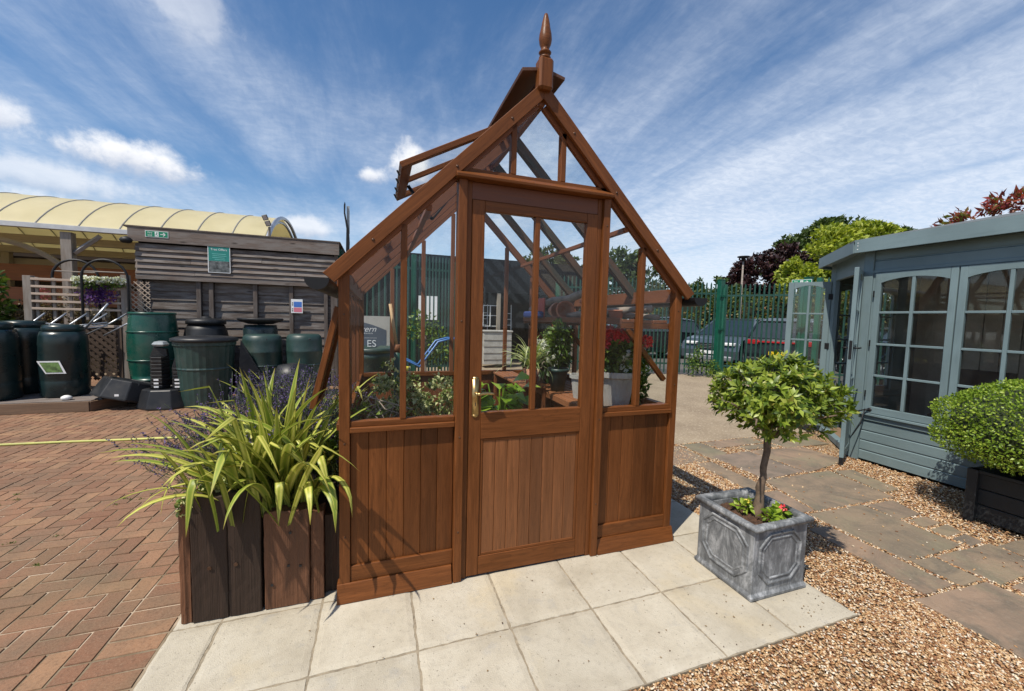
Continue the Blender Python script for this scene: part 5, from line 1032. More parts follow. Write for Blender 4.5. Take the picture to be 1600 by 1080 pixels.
lattice('lattice', -3.37, -3.10, 1.45, 2.0, YT+.02, .085, PALEW, TR, .014); lattice('lattice', -3.37, -3.10, .4, 1.44, YT+.02, .1, TRELW, TR, .03)
mb = MB()
for x in (-4.35, -3.85):
    MB
for i, (xa, ya) in enumerate(((-4.40, 6.5), (-3.86, 6.2))):
    t = thing('garden_hoop', ('black metal arch hoop at the left end of the slatted screen', 'black metal arch hoop behind the white flowers of the slatted screen')[i], 'garden arch', (xa, ya, 0), 'metal arch hoops')
    pts = [(xa-.02, ya, .0), (xa-.02, ya, 1.9)]+[(xa-.02+.30*(1-math.cos(a)), ya, 2.02+.30*math.sin(a)) for a in [PI*k/14 for k in range(15)]]+[(xa+.58, ya, 1.9), (xa+.58, ya, 0)]
    MB().tube(pts, .019, 8).build('hoop', BLACKM, t, True); MB().tube([(xa, ya, 2.12), (xa+.56, ya, 2.12)], .012, 6).build('crossbar', GREYP, t)
t = thing('hanging_flowers', 'row of white and purple trailing flowers along the top of the slatted screen', 'flowers', (-3.8, 6.3, 1.9))
crown('white_flowers', [(-4.0+.09*k, 6.35, 1.99, .08, .07, .045) for k in range(7)], 1100, .035, .032, L_WHF, t, shell=.4); crown('purple_flowers', [(-3.77, 6.36, 1.74, .27, .05, .18)], 750, .03, .028, L_VIO, t, shell=.2)
crown('foliage', [(-3.75, 6.35, 1.92, .33, .08, .08), (-3.5, 6.35, 1.95, .1, .08, .06)], 300, .05, .03, L_MID, t, shell=.2)
t = thing('garden_shrub', 'bright green leafy shrub at the far left edge in front of the canopy', 'shrub', (-5.6, 6.6, 0)); crown('foliage', [(-5.55, 6.5, 1.85, .5, .5, .42), (-5.35, 6.45, 1.45, .4, .4, .4), (-5.8, 6.5, 2.05, .4, .4, .3)], 2600, .10, .05, L_MID, t, shell=.45, clump=22); MB().tube([(-5.6, 6.6, 0), (-5.55, 6.5, 1.6)], [.05, .03], 7).build('stem', BARK, t)
t = thing('heather_bed', 'dusky pink-green bushy plants below the bright shrub at left', 'plants', (-5.0, 6.9, 0)); crown('foliage', [(-5.05, 6.9, 1.25, .6, .3, .42), (-5.6, 6.5, 1.05, .5, .3, .45), (-4.3, 7.0, 1.5, .5, .2, .3)], 3000, .05, .03, L_DUSK, t, shell=.3, clump=20); crown('pink_spray', [(-4.72, 6.8, 1.75, .06, .05, .12)], 130, .03, .02, leaf('pink_tip', g((0, .30, .05, .08), (1, .45, .14, .16)), .2), t)
t = thing('trolley_stack', 'nest of galvanised tube trolleys leaning behind the composters', 'trolleys', (-4.2, 6.1, 0))
for k in range(6): MB().tube([(-4.85+.26*k+.0, 6.05, 1.02+.01*k), (-4.55+.26*k+.02, 6.12, 1.20+.02*k), (-4.35+.26*k, 6.2, 1.42+.005*k)], .014, 6).build('tube', GALV, t, True)
for k in range(3): MB().tube([(-4.25, 6.1-.03*k, 1.20+.03*k), (-3.9, 6.05, 1.17+.03*k), (-3.52, 6.1, 1.23+.03*k)], .010, 6).build('wire', GALV, t, True)
MB().tube([(-3.80, 6.05, 1.16), (-3.50, 6.1, 1.60)], .016, 6).build('tube', GALV, t, True); MB().tube([(-4.6, 6.1, .2), (-4.6, 6.1, 1.3)], .014, 6).build('tube', GALV, t)
t = thing('curved_blade_sign', 'tall thin dark panel with a kinked edge rising behind the shed corner', 'banner', (.17, 7.3, 0))
MB().prism([(.02, 2.9), (.09, 2.9), (.10, 3.1), (.085, 3.4), (.035, 3.6), (.01, 3.75), (.015, 3.93), (.0, 3.98), (-.02, 3.9), (-.02, 3.72), (.0, 3.6), (.03, 3.4)], -.01, .01, Matrix(((1, 0, 0, .01), (0, 0, 1, 7.3), (0, 1, 0, 0), (0, 0, 0, 1)))).build('blade', BLACKM, t); MB().tube([(.07, 7.32, 0), (.07, 7.32, 3.3)], .03, 8).build('pole', GREYP, t)
MB().box(.0, .06, -.004, .004, 3.3, 3.9, Matrix.Translation((.045, 7.34, 0))).build('panel', plain('grey_film2', (.3, .33, .35, 1), .4), t)
# the grey sign, bin, barrow and broom seen through the glass
t = thing('sales_sign', 'slate grey sales office sign board with an arched stone-coloured top behind the greenhouse', 'sign', (.58, 3.2, 0))
M = facing((.58, 3.2, 0), (0, -1, 0)); MB().box(-.29, .28, .05, 1.51, -.02, .0, M).build('board', SIGNTOP, t)
arcp = [(-.285, .06), (.235, .06), (.235, 1.33)]+[(.235-.52*k/14, 1.33+.11*math.sin(PI*.5*min(1, (k/14)*1.25))) for k in range(1, 15)]
MB().prism(arcp, .001, .004, M).build('slate_face', SIGNGREY, t)
def MT(x, z): return M @ Matrix.Translation((x, z, .0055))
text('lettering', 'Malvern', .105, WHITE, MT(-.06, 1.34), t, .0006, shear=.35); text('lettering', 'GARDEN BUILDINGS', .022, WHITE, MT(-.03, 1.285), t, .0006)
text('lettering', 'SALES', .125, WHITE, MT(-.045, 1.15), t, .003); text('lettering', 'OFFICE', .125, WHITE, MT(-.045, 1.02), t, .003)
text('lettering', 'Enquiries', .045, WHITE, MT(-.12, .87), t, .0006); text('lettering', '& Info', .045, WHITE, MT(-.12, .82), t, .0006)
for z in (1.225, .94): MB().box(-.25, .12, z, z+.003, .0045, .006, M).build('rule', WHITE, t)
t = cone_bin('dark green tub with rolled rim in front of the sales sign', .66, 2.95, .27, 1.15, GREYGP, BLACKP, lid=False); t.name = 'garden_tub'; t['category'] = 'tub'; MB().lathe([(.255, 1.06), (.285, 1.08), (.285, 1.12), (.26, 1.13), (.2, 1.0), (.01, .98)], (.66, 2.95, 0), 36).build('rim', GREYGP, t, True)
t = thing('sack_truck', 'blue tubular sack truck leaning behind the greenhouse', 'hand truck', (1.25, 3.0, 0))
for dy in (0, .25): MB().tube([(.80, 2.9+dy, .86), (.98, 2.9+dy, 1.0), (1.10, 2.9+dy, .94), (1.22, 2.9+dy, .88), (1.45, 2.9+dy, 1.20), (1.60, 2.9+dy, 1.24), (1.80, 2.9+dy, 1.23)], .013, 8).build('frame_tube', BLUEP, t, True)
MB().tube([(1.35, 2.9, 1.06), (1.35, 3.15, 1.06)], .012, 6).tube([(.8, 2.9, .86), (.7, 2.9, .5), (.7, 2.9, .1)], .013, 6).build('crossbar', BLUEP, t); MB().lathe([(.12, -.03), (.15, -.02), (.15, .02), (.12, .03)], (0, 0, 0), 20).build('wheel', BLACKP, t, matrix=Matrix.Translation((.7, 2.85, .15)) @ Matrix.Rotation(PI/2, 4, 'X'))
t = thing('yellow_bucket', 'yellow plastic scoop beside the blue sack truck', 'bucket', (.98, 2.6, 0)); MB().lathe([(.07, 0), (.09, .08), (.08, .08)], (.98, 2.6, .84), 16).build('scoop', YELLOWP, t, True); MB().box(.86, 1.1, 2.45, 2.75, 0, .838).build('crate', DKGP, t)
t = thing('ivy_plant', 'loose green climbing plant behind the greenhouse back wall', 'plant', (1.35, 3.3, 0)); crown('foliage', [(1.30, 3.4, 1.35, .22, .2, .25), (1.5, 3.4, 1.1, .2, .2, .3)], 420, .06, .04, L_MID, t, shell=.2); MB().tube([(1.35, 3.4, 0), (1.35, 3.4, 1.3)], .015, 5).build('stem', BARK, t)

# ================================================================== LEAD PLANTER AND BAY TREE
LX0, LX1, LY0, LY1, LH = 2.665, 3.085, -.665, -.265, .425
LP = thing('lead_planter', 'square lead-finish planter with octagonal raised panels on the slab corner', 'planter', ((LX0+LX1)/2, (LY0+LY1)/2, 0))
mb = MB(); cx, cy = (LX0+LX1)/2, (LY0+LY1)/2; hw = (LX1-LX0)/2; hy = (LY1-LY0)/2
def ringbox(mb, levels):
    V = []; 
    for s_, z in levels: V += [(cx-hw-s_, cy-hy-s_, z), (cx+hw+s_, cy-hy-s_, z), (cx+hw+s_, cy+hy+s_, z), (cx-hw-s_, cy+hy+s_, z)]
    k = len(levels); F = [(i*4+j, i*4+(j+1) % 4, (i+1)*4+(j+1) % 4, (i+1)*4+j) for i in range(k-1) for j in range(4)]+[(3, 2, 1, 0), tuple((k-1)*4+j for j in range(4))]; return mb.add(V, F)
ringbox(mb, [(.004, .002), (.006, .020), (.0, .030), (-.006, .037), (-.006, LH-.03), (-.030, LH-.031), (-.032, LH-.10)]).build('body', LEAD, LP, bevel=.004, seg=2)
rim = MB(); ringbox(rim, [(-.004, LH-.032), (.012, LH-.026), (.016, LH-.012), (.010, LH+.002), (-.020, LH+.002), (-.028, LH-.008), (-.028, LH-.0305)])
rim.F = [f for f in rim.F if len(f) == 4 and not (f == (3, 2, 1, 0))][:24]; rim.build('rim', LEAD, LP, True)
def octpanel(M, w_, h_, c):
    def o(s): return [(-w_/2+c+s*.4, -h_/2+s), (w_/2-c-s*.4, -h_/2+s), (w_/2-s, -h_/2+c+s*.4), (w_/2-s, h_/2-c-s*.4), (w_/2-c-s*.4, h_/2-s), (-w_/2+c+s*.4, h_/2-s), (-w_/2+s, h_/2-c-s*.4), (-w_/2+s, -h_/2+c+s*.4)]
    mb = MB(); rr = [(o(0), 0), (o(.005), .007), (o(.013), .007), (o(.019), .0005), (o(.03), .0005), (o(.035), .004), (o(.04), .004), (o(.045), -.001)]; V = []
    for pl_, z in rr: V += [(x, y, z) for x, y in pl_]
    F = [(i*8+j, i*8+(j+1) % 8, (i+1)*8+(j+1) % 8, (i+1)*8+j) for i in range(len(rr)-1) for j in range(8)]
    return mb.add(V, F).build('raised_panel', LEAD, LP, matrix=M, bevel=.001)
for n_, p in (((0, -1, 0), (cx, LY0+.0055, .222)), ((-1, 0, 0), (LX0+.0055, cy, .222)), ((1, 0, 0), (LX1-.0055, cy, .222)), ((0, 1, 0), (cx, LY1-.0055, .222))): octpanel(facing(p, n_), .33, .30, .075)
sm = MB(); N_ = 26; V = []
for i in range(N_):
    for j in range(N_): V.append((LX0+.034+(.352)*i/(N_-1), LY0+.034+(.332)*j/(N_-1), LH-.062+random.uniform(-.008, .012)))
sm.add(V, [(i*N_+j, (i+1)*N_+j, (i+1)*N_+j+1, i*N_+j+1) for i in range(N_-1) for j in range(N_-1)]).build('soil', plain('bark_mulch', (.065, .032, .018, 1), .9, var=.6, scale=40, bump=1, bscale=70), LP)
BT = thing('bay_tree', 'lollipop shrub with knobbly leaning trunk growing in the lead planter', 'small tree', (2.915, -.47, LH-.06))
trunk_mesh('trunk', [(2.915, -.47, .34), (2.93, -.47, .45), (2.945, -.465, .60), (2.962, -.465, .72), (2.985, -.465, .86), (3.01, -.46, .98)], [.034, .027, .020, .018, .017, .016], plain('bay_bark', (.13, .09, .06, 1), .9, var=.45, scale=30, bump=.8, bscale=50), BT,
  [([(2.985, -.465, .84), (3.15, -.5, .93), (3.22, -.5, 1.02), (3.3, -.5, 1.05)], [.014, .011, .008, .004]), ([(2.985, -.465, .86), (2.85, -.42, .95), (2.75, -.45, 1.03), (2.68, -.45, 1.06)], [.012, .009, .007, .004]), ([(3.0, -.46, .9), (3.05, -.3, 1.0), (3.1, -.15, 1.1)], [.011, .008, .004]), ([(3.0, -.46, .9), (3.02, -.62, .98), (3.05, -.78, 1.05)], [.011, .008, .004]), ([(3.01, -.46, .96), (2.95, -.5, 1.1), (2.9, -.55, 1.22)], [.012, .008, .004]), ([(3.01, -.46, .96), (3.15, -.45, 1.12), (3.2, -.4, 1.25)], [.012, .008, .004]),
   ([(3.1, -.49, .93), (3.2, -.6, .97), (3.3, -.62, .97)], [.009, .006, .003]), ([(2.8, -.43, .98), (2.7, -.6, 1.0), (2.62, -.66, .99)], [.009, .006, .003])], 12, .006)
def bay_crown():
    P = []; D = []; N2 = []; LL = []; WW = []
    cc = np.array([3.01, -.46, 1.08]); R = np.array([.362, .32, .25]); tips = []
    n = 700
    for i in range(n):
        d = rdir(1)[0]
        if d[2] < -.35 and random.random() < .75: continue
        lump = 1+.13*math.sin(5*d[0]+2)*math.cos(4*d[1]+1)+random.gauss(0, .06); r = random.uniform(.72, 1.0)*lump
        c = cc+d*R*r; 
        if c[2] < .86: c[2] = .86+random.uniform(0, .05)
        pass
        tips.append((c, d))
    for i in range(260): d = rdir(1)[0]; tips.append((cc+d*R*random.uniform(.3, .7)-np.array([0, 0, .03]), d))
    for c, d in tips:
        ax = d*np.array([1, 1, .7])+np.array([0, 0, .55]); ax /= np.linalg.norm(ax); u = np.cross(ax, [.3, .9, .1]); u /= np.linalg.norm(u); v = np.cross(ax, u); m = random.randint(6, 10); a0 = random.uniform(0, 6.28)
        for k in range(m):
            a = a0+2.4*k; el = random.uniform(.15, 1.15); dd = (u*math.cos(a)+v*math.sin(a))*math.cos(el)+ax*math.sin(el); P.append(c-ax*.012*(k/3)); D.append(dd); N2.append(ax+rdir(1)[0]*.25); LL.append(random.uniform(.030, .068)); WW.append(random.uniform(.015, .027))
    V, F = leaves_mesh(np.array(P), np.array(D), np.array(N2), np.array(LL), np.array(WW), .12, .12); link('crown', mkmesh('crown', V, F, L_BAY), BT)
    mb = MB()
    for c, d in tips[::3]:
        b = cc+(np.array(c)-cc)*.35-np.array([0, 0, .08]); mb.tube([tuple(b), tuple(c)], [.004, .002], 4, False)
    mb.build('twigs', BARK, BT)
bay_crown()
for lab, x, y, fl in (('small primrose with a yellow flower beside the bay trunk', 2.86, -.42, L_YEL), ('small bedding plant in front of the bay trunk', 2.90, -.575, None), ('small bedding plant with one red flower beside the bay trunk', 3.005, -.54, L_REDF)):
    t = thing('bedding_plant', lab, 'small plant', (x, y, LH-.05)); crown('foliage', [(x, y, LH-.02, .045, .04, .03)], 45, .045, .028, L_BOX, t, shell=.2, up=1)
    if fl: crown('flower', [(x+.01, y-.02, LH+.015, .010, .010, .008)], 12, .018, .016, fl, t, shell=.5)

# ================================================================== SUMMERHOUSE
SHX = 6.0
SM = thing('summerhouse', 'grey-blue painted corner summerhouse with small-paned windows and open double doors', 'summerhouse', (SHX, .83, 0))
Apt = Vector((6.0, .83, 0)); Bpt = Vector((6.86, 1.69, 0)); dAB = (Bpt-Apt).normalized()
def wallM(p, d): # local x along wall d, z up, local y = inward
    d = Vector(d).normalized(); nrm = Vector((d.y, -d.x, 0)); return Matrix(((d.x, nrm.x, 0, p[0]), (d.y, nrm.y, 0, p[1]), (0, 0, 1, 0), (0, 0, 0, 1)))
def S_(n, M, x0, x1, y0, y1, z0, z1, mat=PAINT, par=None, bevel=.003, ax='x'):
    if ax == 'x': fr = M @ frame((x0, (y0+y1)/2, (z0+z1)/2), (x1, (y0+y1)/2, (z0+z1)/2)); L, wd, ht = x1-x0, y1-y0, z1-z0
    else: fr = M @ frame(((x0+x1)/2, (y0+y1)/2, z0), ((x0+x1)/2, (y0+y1)/2, z1), (0, 1, 0)); L, wd, ht = z1-z0, x1-x0, y1-y0
    return MB().box(0, L, -wd/2, wd/2, -ht/2, ht/2).build(n, mat, par or SM, matrix=fr, bevel=bevel)
def shiplap(n, M, x0, x1, z0, z1, k, mat=PAINT, y=-.002):
    mb = MB(); h = (z1-z0)/k
    for i in range(k):
        a = z0+i*h; V = [(x0, y, a), (x1, y, a), (x1, y-.0, a+h-.022), (x0, y, a+h-.022), (x0, y+.010, a+h-.012), (x1, y+.010, a+h-.012), (x0, y+.010, a+h), (x1, y+.010, a+h)]
        mb.add(V, [(0, 1, 2, 3), (3, 2, 5, 4), (4, 5, 7, 6)])
    mb.box(x0, x1, y+.011, y+.03, z0, z1); return mb.build(n, mat, SM, matrix=M)
W1 = wallM((SHX, .83, 0), (0, -1, 0))       # runs towards -Y; local +y is ... inward must be +X
W1 = Matrix(((0, 1, 0, SHX), (-1, 0, 0, .83), (0, 0, 1, 0), (0, 0, 0, 1)))
shiplap('cladding', W1, .09, 3.6, .02, .475, 4); shiplap('cladding', W1, .09, 3.6, 2.17, 2.40, 2)
S_('corner_post', W1, -.0, .088, -.02, .07, .0, 2.40, ax='z')
S_('sill', W1, .08, 3.6, -.045, .03, .535, .56); S_('sill_rail', W1, .08, 3.6, -.018, .03, .477, .5345)
S_('head_rail', W1, .08, 3.6, -.012, .03, 2.135, 2.169)
S_('window_post', W1, .0885, .115, -.008, .03, .5605, 2.1345, ax='z')
def casement(M, x0, x1, z0, z1, cols=2, rows=4, par=None, st=.055, arch=.05, nm='window', top=.06, gl=GLASS_D):
    """outer frame as the part, bars and panes under it"""
    f = S_(nm, M, x0, x0+st, -.028, .012, z0, z1, ax='z', par=par); kids = []
    kids.append(S_('frame_side', M, x1-st, x1, -.028, .012, z0, z1, ax='z')); kids.append(S_('frame_rail', M, x0+st+.0005, x1-st-.0005, -.028, .012, z0, z0+st+.02)); 
    a0, a1 = x0+st+.0005, x1-st-.0005; m = (a0+a1)/2; zt = z1-top-arch; poly = [(a0, z1), (a0, zt)]+[(a0+(a1-a0)*k/12, zt+arch*math.sin(PI*k/12)**.8) for k in range(1, 12)]+[(a1, zt), (a1, z1)]
    kids.append(MB().prism(poly, -.012, .028, M @ Matrix(((1, 0, 0, 0), (0, 0, -1, 0), (0, 1, 0, 0), (0, 0, 0, 1)))).build('arched_rail', PAINT, SM))
    zb = z0+st+.0205
    for c in range(1, cols): xx = a0+(a1-a0)*c/cols; kids.append(S_('glazing_bar', M, xx-.014, xx+.014, -.026, .006, zb, zt+arch-.002, ax='z'))
    for r in range(1, rows):
        zz = zb+(zt+arch*.5-zb)*r/rows
        for c in range(cols): xa = a0+(a1-a0)*c/cols+(.0145 if c else 0); xb = a0+(a1-a0)*(c+1)/cols-(.0145 if c < cols-1 else 0); kids.append(S_('glazing_bar', M, xa, xb, -.024, .005, zz-.012, zz+.012))
    for c in range(cols):
        xa = a0+(a1-a0)*c/cols; xb = a0+(a1-a0)*(c+1)/cols; zs = [zb+(zt+arch*.5-zb)*r/rows for r in range(rows)]+[z1-top*.5]
        for r in range(rows): kids.append(MB().box(xa+.015*(c > 0)+.0005, xb-.015*(c < cols-1)-.0005, -.012, -.009, zs[r]+.0125*(r > 0)+.0005, zs[r+1]-(.0125 if r < rows-1 else .012)).build('pane', gl, SM, matrix=M))
    for k in kids: 
        w_ = Matrix.Translation(gloc(SM)) @ k.matrix_basis; k.parent = f; k.matrix_basis = (Matrix.Translation(gloc(f.parent)) @ f.matrix_basis).inverted() @ w_
    return f
casement(W1, .120, .785, .565, 2.130); casement(W1, .795, 1.455, .565, 2.130); casement(W1, 1.465, 2.125, .565, 2.130); S_('window_post', W1, .786, .794, -.012, .03, .5605, 2.1345, ax='z'); S_('wall_boards', W1, 2.13, 3.6, -.005, .03, .5605, 2.1345)
for z in (.78, 1.35, 1.9): MB().box(.112, .124, -.036, -.028, z-.035, z+.035).build('hinge', BLACKM, SM, matrix=W1)
# fascia and roof
def fas(p, q, n='fascia'):
    return beam(n, (p[0], p[1], 2.435), (q[0], q[1], 2.435), .022, .145, PAINT, SM, bevel=.003)
R0 = (5.85, -3.0); R1 = (5.85, .865); R2 = (6.80, 1.865); R3 = (9.0, 1.865)
fas(R0, R1); fas((R1[0]+.01, R1[1]+.01), R2); fas((R2[0]+.01, R2[1]), R3)
roofp = [R0, (9.2, -3.0), (9.2, 1.86), (6.81, 1.86), (5.86, .86)]; ap = (8.0, -.6, 2.98)
V = [(5.84, -3.0, 2.508), (9.2, -3.0, 2.508), (9.2, 1.875, 2.508), (6.795, 1.875, 2.508), (5.84, .87, 2.508), ap]; V += [(x, y, z-.02) for x, y, z in V]
MB().add(V, [(i, (i+1) % 5, 5) for i in range(5)]+[(6+(i+1) % 5, 6+i, 11) for i in range(5)]+[((i+1) % 5, i, 6+i, 6+(i+1) % 5) for i in range(5)]).build('roof', plain('roof_felt', (.10, .115, .12, 1), .9), SM)
MB().prism([(5.86, -2.9), (8.9, -2.9), (8.9, 1.85), (6.82, 1.85), (5.86, .86)], 2.40, 2.412).build('soffit', PAINT, SM)
for z in (2.40, 2.44, 2.47): MB().lathe([(.004, 0), (.006, .002)], (0, 0, 0), 8).build('screw', WHITEP, SM, matrix=facing((5.838, .83, z), (-1, 0, 0)))
# angled face AB: header, jambs, threshold
AB = Matrix(((dAB.x, dAB.y, 0, Apt.x), (dAB.y, -dAB.x, 0, Apt.y), (0, 0, 1, 0), (0, 0, 0, 1))); LAB = (Bpt-Apt).length
S_('door_head', AB, .05, LAB-.05, .0, .05, 2.17, 2.399); S_('door_jamb', AB, .03, .08, .0, .05, .07, 2.169, ax='z'); S_('door_jamb', AB, LAB-.08, LAB-.03, .0, .05, .07, 2.169, ax='z'); S_('threshold', AB, .03, LAB-.03, -.02, .06, .0, .069)
# back walls and floor
structure_in = plain('summerhouse_floor', (.20, .13, .08, 1), .7)
MB().prism([(6.04, -2.9), (8.8, -2.9), (8.8, 1.65), (6.88, 1.65), (6.04, .82)], .03, .05).build('floor', structure_in, SM)
MB().box(8.8, 8.84, -2.9, 1.69, 0, 2.40).build('wall', BEIGEW, SM); MB().box(6.04, 8.8, -2.94, -2.9, 0, 2.40).build('wall', BEIGEW, SM)
BC = Matrix(((1, 0, 0, Bpt.x), (0, -1, 0, Bpt.y), (0, 0, 1, 0), (0, 0, 0, 1)))
S_('corner_post', BC, -.04, .06, -.02, .07, 0, 2.40, ax='z'); shiplap('cladding', BC, .06, 2.0, .02, .475, 4); S_('sill', BC, .06, 2.0, -.03, .03, .48, .56); S_('head_rail', BC, .06, 2.0, -.012, .03, 2.135, 2.40); casement(BC, .08, .74, .565, 2.13); casement(BC, .75, 1.41, .565, 2.13); S_('wall_boards', BC, 1.415, 1.98, -.005, .03, .5605, 2.1345)
mb = MB(); [mb.box(8.77, 8.795, -2.85+.18*k, -2.68+.18*k, .05, 2.39) for k in range(24)]; mb.build('lining_boards', BEIGEW, SM)
# doors
def door_leaf(hinge, direction, name_label, nz=2.2, flip=1):
    d = Vector(direction).normalized(); p = Vector(hinge); M = Matrix(((d.x, -d.y*flip, 0, p.x), (d.y, d.x*flip, 0, p.y), (0, 0, 1, 0), (0, 0, 0, 1)))
    f = casement(M, .0, .50, .085, 2.165, 2, 5, nm='door', st=.068, top=.05)
    return f, M
D1, M1 = door_leaf((6.01, .86, 0), (-.455, -.215, 0), ''); D2, M2 = door_leaf((6.83, 1.70, 0), (-.60, .80, 0), '', flip=-1)
def onto(o, f):
    w_ = Matrix.Translation(gloc(SM)) @ o.matrix_basis; o.parent = f; o.matrix_basis = (Matrix.Translation(gloc(f.parent)) @ f.matrix_basis).inverted() @ w_; return o
for f, M in ((D1, M1), (D2, M2)): onto(S_('lower_panel', M, .0685, .4315, -.02, .008, .165, .62), f)
onto(MB().box(.501, .504, -.02, .006, 1.18, 1.38).build('lock_plate', BLACKM, SM, matrix=M1), D1); onto(MB().tube([(.46, -.03, 1.30), (.46, -.075, 1.30), (.36, -.08, 1.30)], .009, 8).tube([(.46, .012, 1.30), (.46, .06, 1.30), (.36, .065, 1.30)], .009, 8).build('handle', BLACKM, SM, True, matrix=M1), D1)
onto(MB().box(.44, .4999, -.027, .011, .02, .084).build('black_block', BLACKM, SM, matrix=M1), D1)  # black block just below the free stile of the open leaf
MB().tube([(5.99, .66, .60), (5.93, .68, .60)], .012, 8).tube([(5.93, .68, .6), (5.80, .72, .57), (5.72, .73, .56)], .007, 6).tube([(5.93, .68, .6), (5.90, .70, .42), (5.82, .72, .3)], .006, 6).build('cabin_hook', BLACKM, SM, True); MB().lathe([(.03, 0), (.03, .01), (.01, .02)], (0, 0, 0), 12).build('hook_plate', BLACKM, SM, True, matrix=facing((5.985, .66, .6), (-1, 0, 0)))
for z in (.45, 1.25, 1.95): onto(MB().box(-.02, .03, -.034, -.028, z-.04, z+.04).build('hinge', BLACKM, SM, matrix=M2), D2)
t = thing('storage_box', 'dark blue box inside the summerhouse behind the second window', 'box', (7.4, -.75, 0)); MB().box(7.1, 7.8, -1.2, -.35, .05, 1.1).build('box', BLUEF, t, bevel=.02); MB().box(7.08, 7.82, -1.22, -.33, 1.101, 1.16).build('lid', BLUEF, t, bevel=.01)
t = thing('garden_chair', 'dark chair standing inside the summerhouse behind the first window', 'chair', (7.3, .4, .05)); MB().box(7.05, 7.55, .15, .65, .45, .50).build('seat', BLACKM, t); MB().box(7.5, 7.55, .15, .65, .5, 1.05).build('backrest', BLACKM, t)
for x, y in ((7.08, .18), (7.52, .18), (7.08, .62), (7.52, .62)): MB().tube([(x, y, .05), (x, y, .45)], .018, 6).build('leg', BLACKM, t)

# ---- box ball in its black planter
BP_ = thing('black_planter', 'square black timber planter under the clipped box ball at right', 'planter', (5.55, -.78, 0)); BLW = plain('black_paint', (.014, .016, .018, 1), .55, bump=0)
for i in range(3): MB().box(5.26, 5.86, -1.06, -.48, .02+.125*i, .14+.125*i).build('side_board', BLW, BP_, bevel=.004)
for x, y in ((5.25, -.47), (5.25, -1.07), (5.87, -.47), (5.87, -1.07)): MB().box(x-.03, x+.03, y-.03, y+.03, 0, .42).build('corner_post', BLW, BP_, bevel=.003)
MB().box(5.23, 5.89, -1.09, -.45, .395, .42).build('rim', BLW, BP_, bevel=.003)
BB = thing('box_ball', 'clipped bright green box ball bulging over the black planter', 'topiary', (5.55, -.78, .42)); bc = (5.50, -.80, .765)
MB().tube([(5.55, -.78, .3), (5.52, -.79, .7)], .04, 8).build('stem', BARK, BB)
def ball():
    n = 20000; d = rdir(n); d = d[d[:, 2] > -.75]; n = len(d); lump = 1+.05*np.sin(6*d[:, 0]+1)*np.cos(5*d[:, 1])+.04*np.sin(9*d[:, 2]+3*d[:, 0]); r = (1-.16*rng.random(n)**2)*lump+rng.normal(0, .012, n)
    P = np.array(bc)+d*r[:, None]*np.array([.66, .66, .385]); D = d*.7+rdir(n)*.8+[0, 0, .25]; N2 = d+rdir(n)*.8; V, F = leaves_mesh(P, D, N2, rng.uniform(.015, .03, n), rng.uniform(.010, .017, n), .15, .2)
    link('foliage', mkmesh('foliage', V, F, L_BOX), BB)
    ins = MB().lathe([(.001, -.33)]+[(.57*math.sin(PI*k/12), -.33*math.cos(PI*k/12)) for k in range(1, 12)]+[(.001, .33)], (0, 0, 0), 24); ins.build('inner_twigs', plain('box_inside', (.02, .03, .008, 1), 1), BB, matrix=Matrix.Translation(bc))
ball()

# ================================================================== GREEN PALISADE FENCES
PALE = MB().prism([(-.034, 0), (-.012, .0), (-.012, .0)], 0, .01)
def pale_mesh(h):
    mb = MB(); w_ = .022
    for xa, xb, ya, yb in ((-w_, -.008, .008, .0), (-.008, .008, .0, .0), (.008, w_, .0, .008)):
        V = [(xa, ya, .05), (xb, yb, .05), (xb, yb, h-(.06 if abs(xb) > .02 else .0)), (xa, ya, h-(.06 if abs(xa) > .02 else .0))]; V += [(x, y+.004, z) for x, y, z in V]
        mb.add(V, [(0, 1, 2, 3), (7, 6, 5, 4), (0, 4, 5, 1), (1, 5, 6, 2), (2, 6, 7, 3), (3, 7, 4, 0)])
    return mkmesh('pale', mb.V, mb.F, GREENM_D)
PM = {}
def palisade(lab, a, b, h, sp=.118, post=True, nm='palisade_fence', group='green palisade fencing', mat=GREENM, frame_=False, pw=.1):
    t = thing(nm, lab, 'fence' if nm == 'palisade_fence' else 'gate', (a[0], a[1], 0), group); L = math.hypot(b[0]-a[0], b[1]-a[1]); d = ((b[0]-a[0])/L, (b[1]-a[1])/L); n = int(L/sp)
    if h not in PM: PM[h] = pale_mesh(h)
    az = math.atan2(d[1], d[0])
    for i in range(n):
        s = (i+.6)*L/n; o = bpy.data.objects.new('pale', PM[h]); COL.objects.link(o); o.parent = t; o.location = (d[0]*s, d[1]*s, 0); o.rotation_euler = (0, 0, az)
    nx, ny = -d[1]*.02, d[0]*.02
    for z in (h-.32, .32): beam('rail', (a[0]+nx, a[1]+ny, z), (b[0]+nx, b[1]+ny, z), .03, .05, GREENM_D, t)
    if post: beam('post', (a[0]+nx*2, a[1]+ny*2, 0), (a[0]+nx*2, a[1]+ny*2, h+.0), pw, pw, mat, t, up=(ny, -nx, 0))
    if frame_:
        for q in (a, b): beam('frame_post', (q[0]-nx, q[1]-ny, .04), (q[0]-nx, q[1]-ny, h-.1), .06, .06, GREENM, t, up=(ny, -nx, 0))
    return t
palisade('green palisade fence run directly behind the greenhouse right half', (5.6, 8.2), (9.25, 7.2), 2.80, post=True)
palisade('green palisade bay just left of the thick gate post', (9.27, 7.19), (10.0, 6.75), 2.72, post=False)
palisade('green palisade gate leaf between the two thick green gate posts', (10.12, 6.62), (11.2, 5.18), 2.66, sp=.112, frame_=True, nm='palisade_gate', group='green palisade gates')
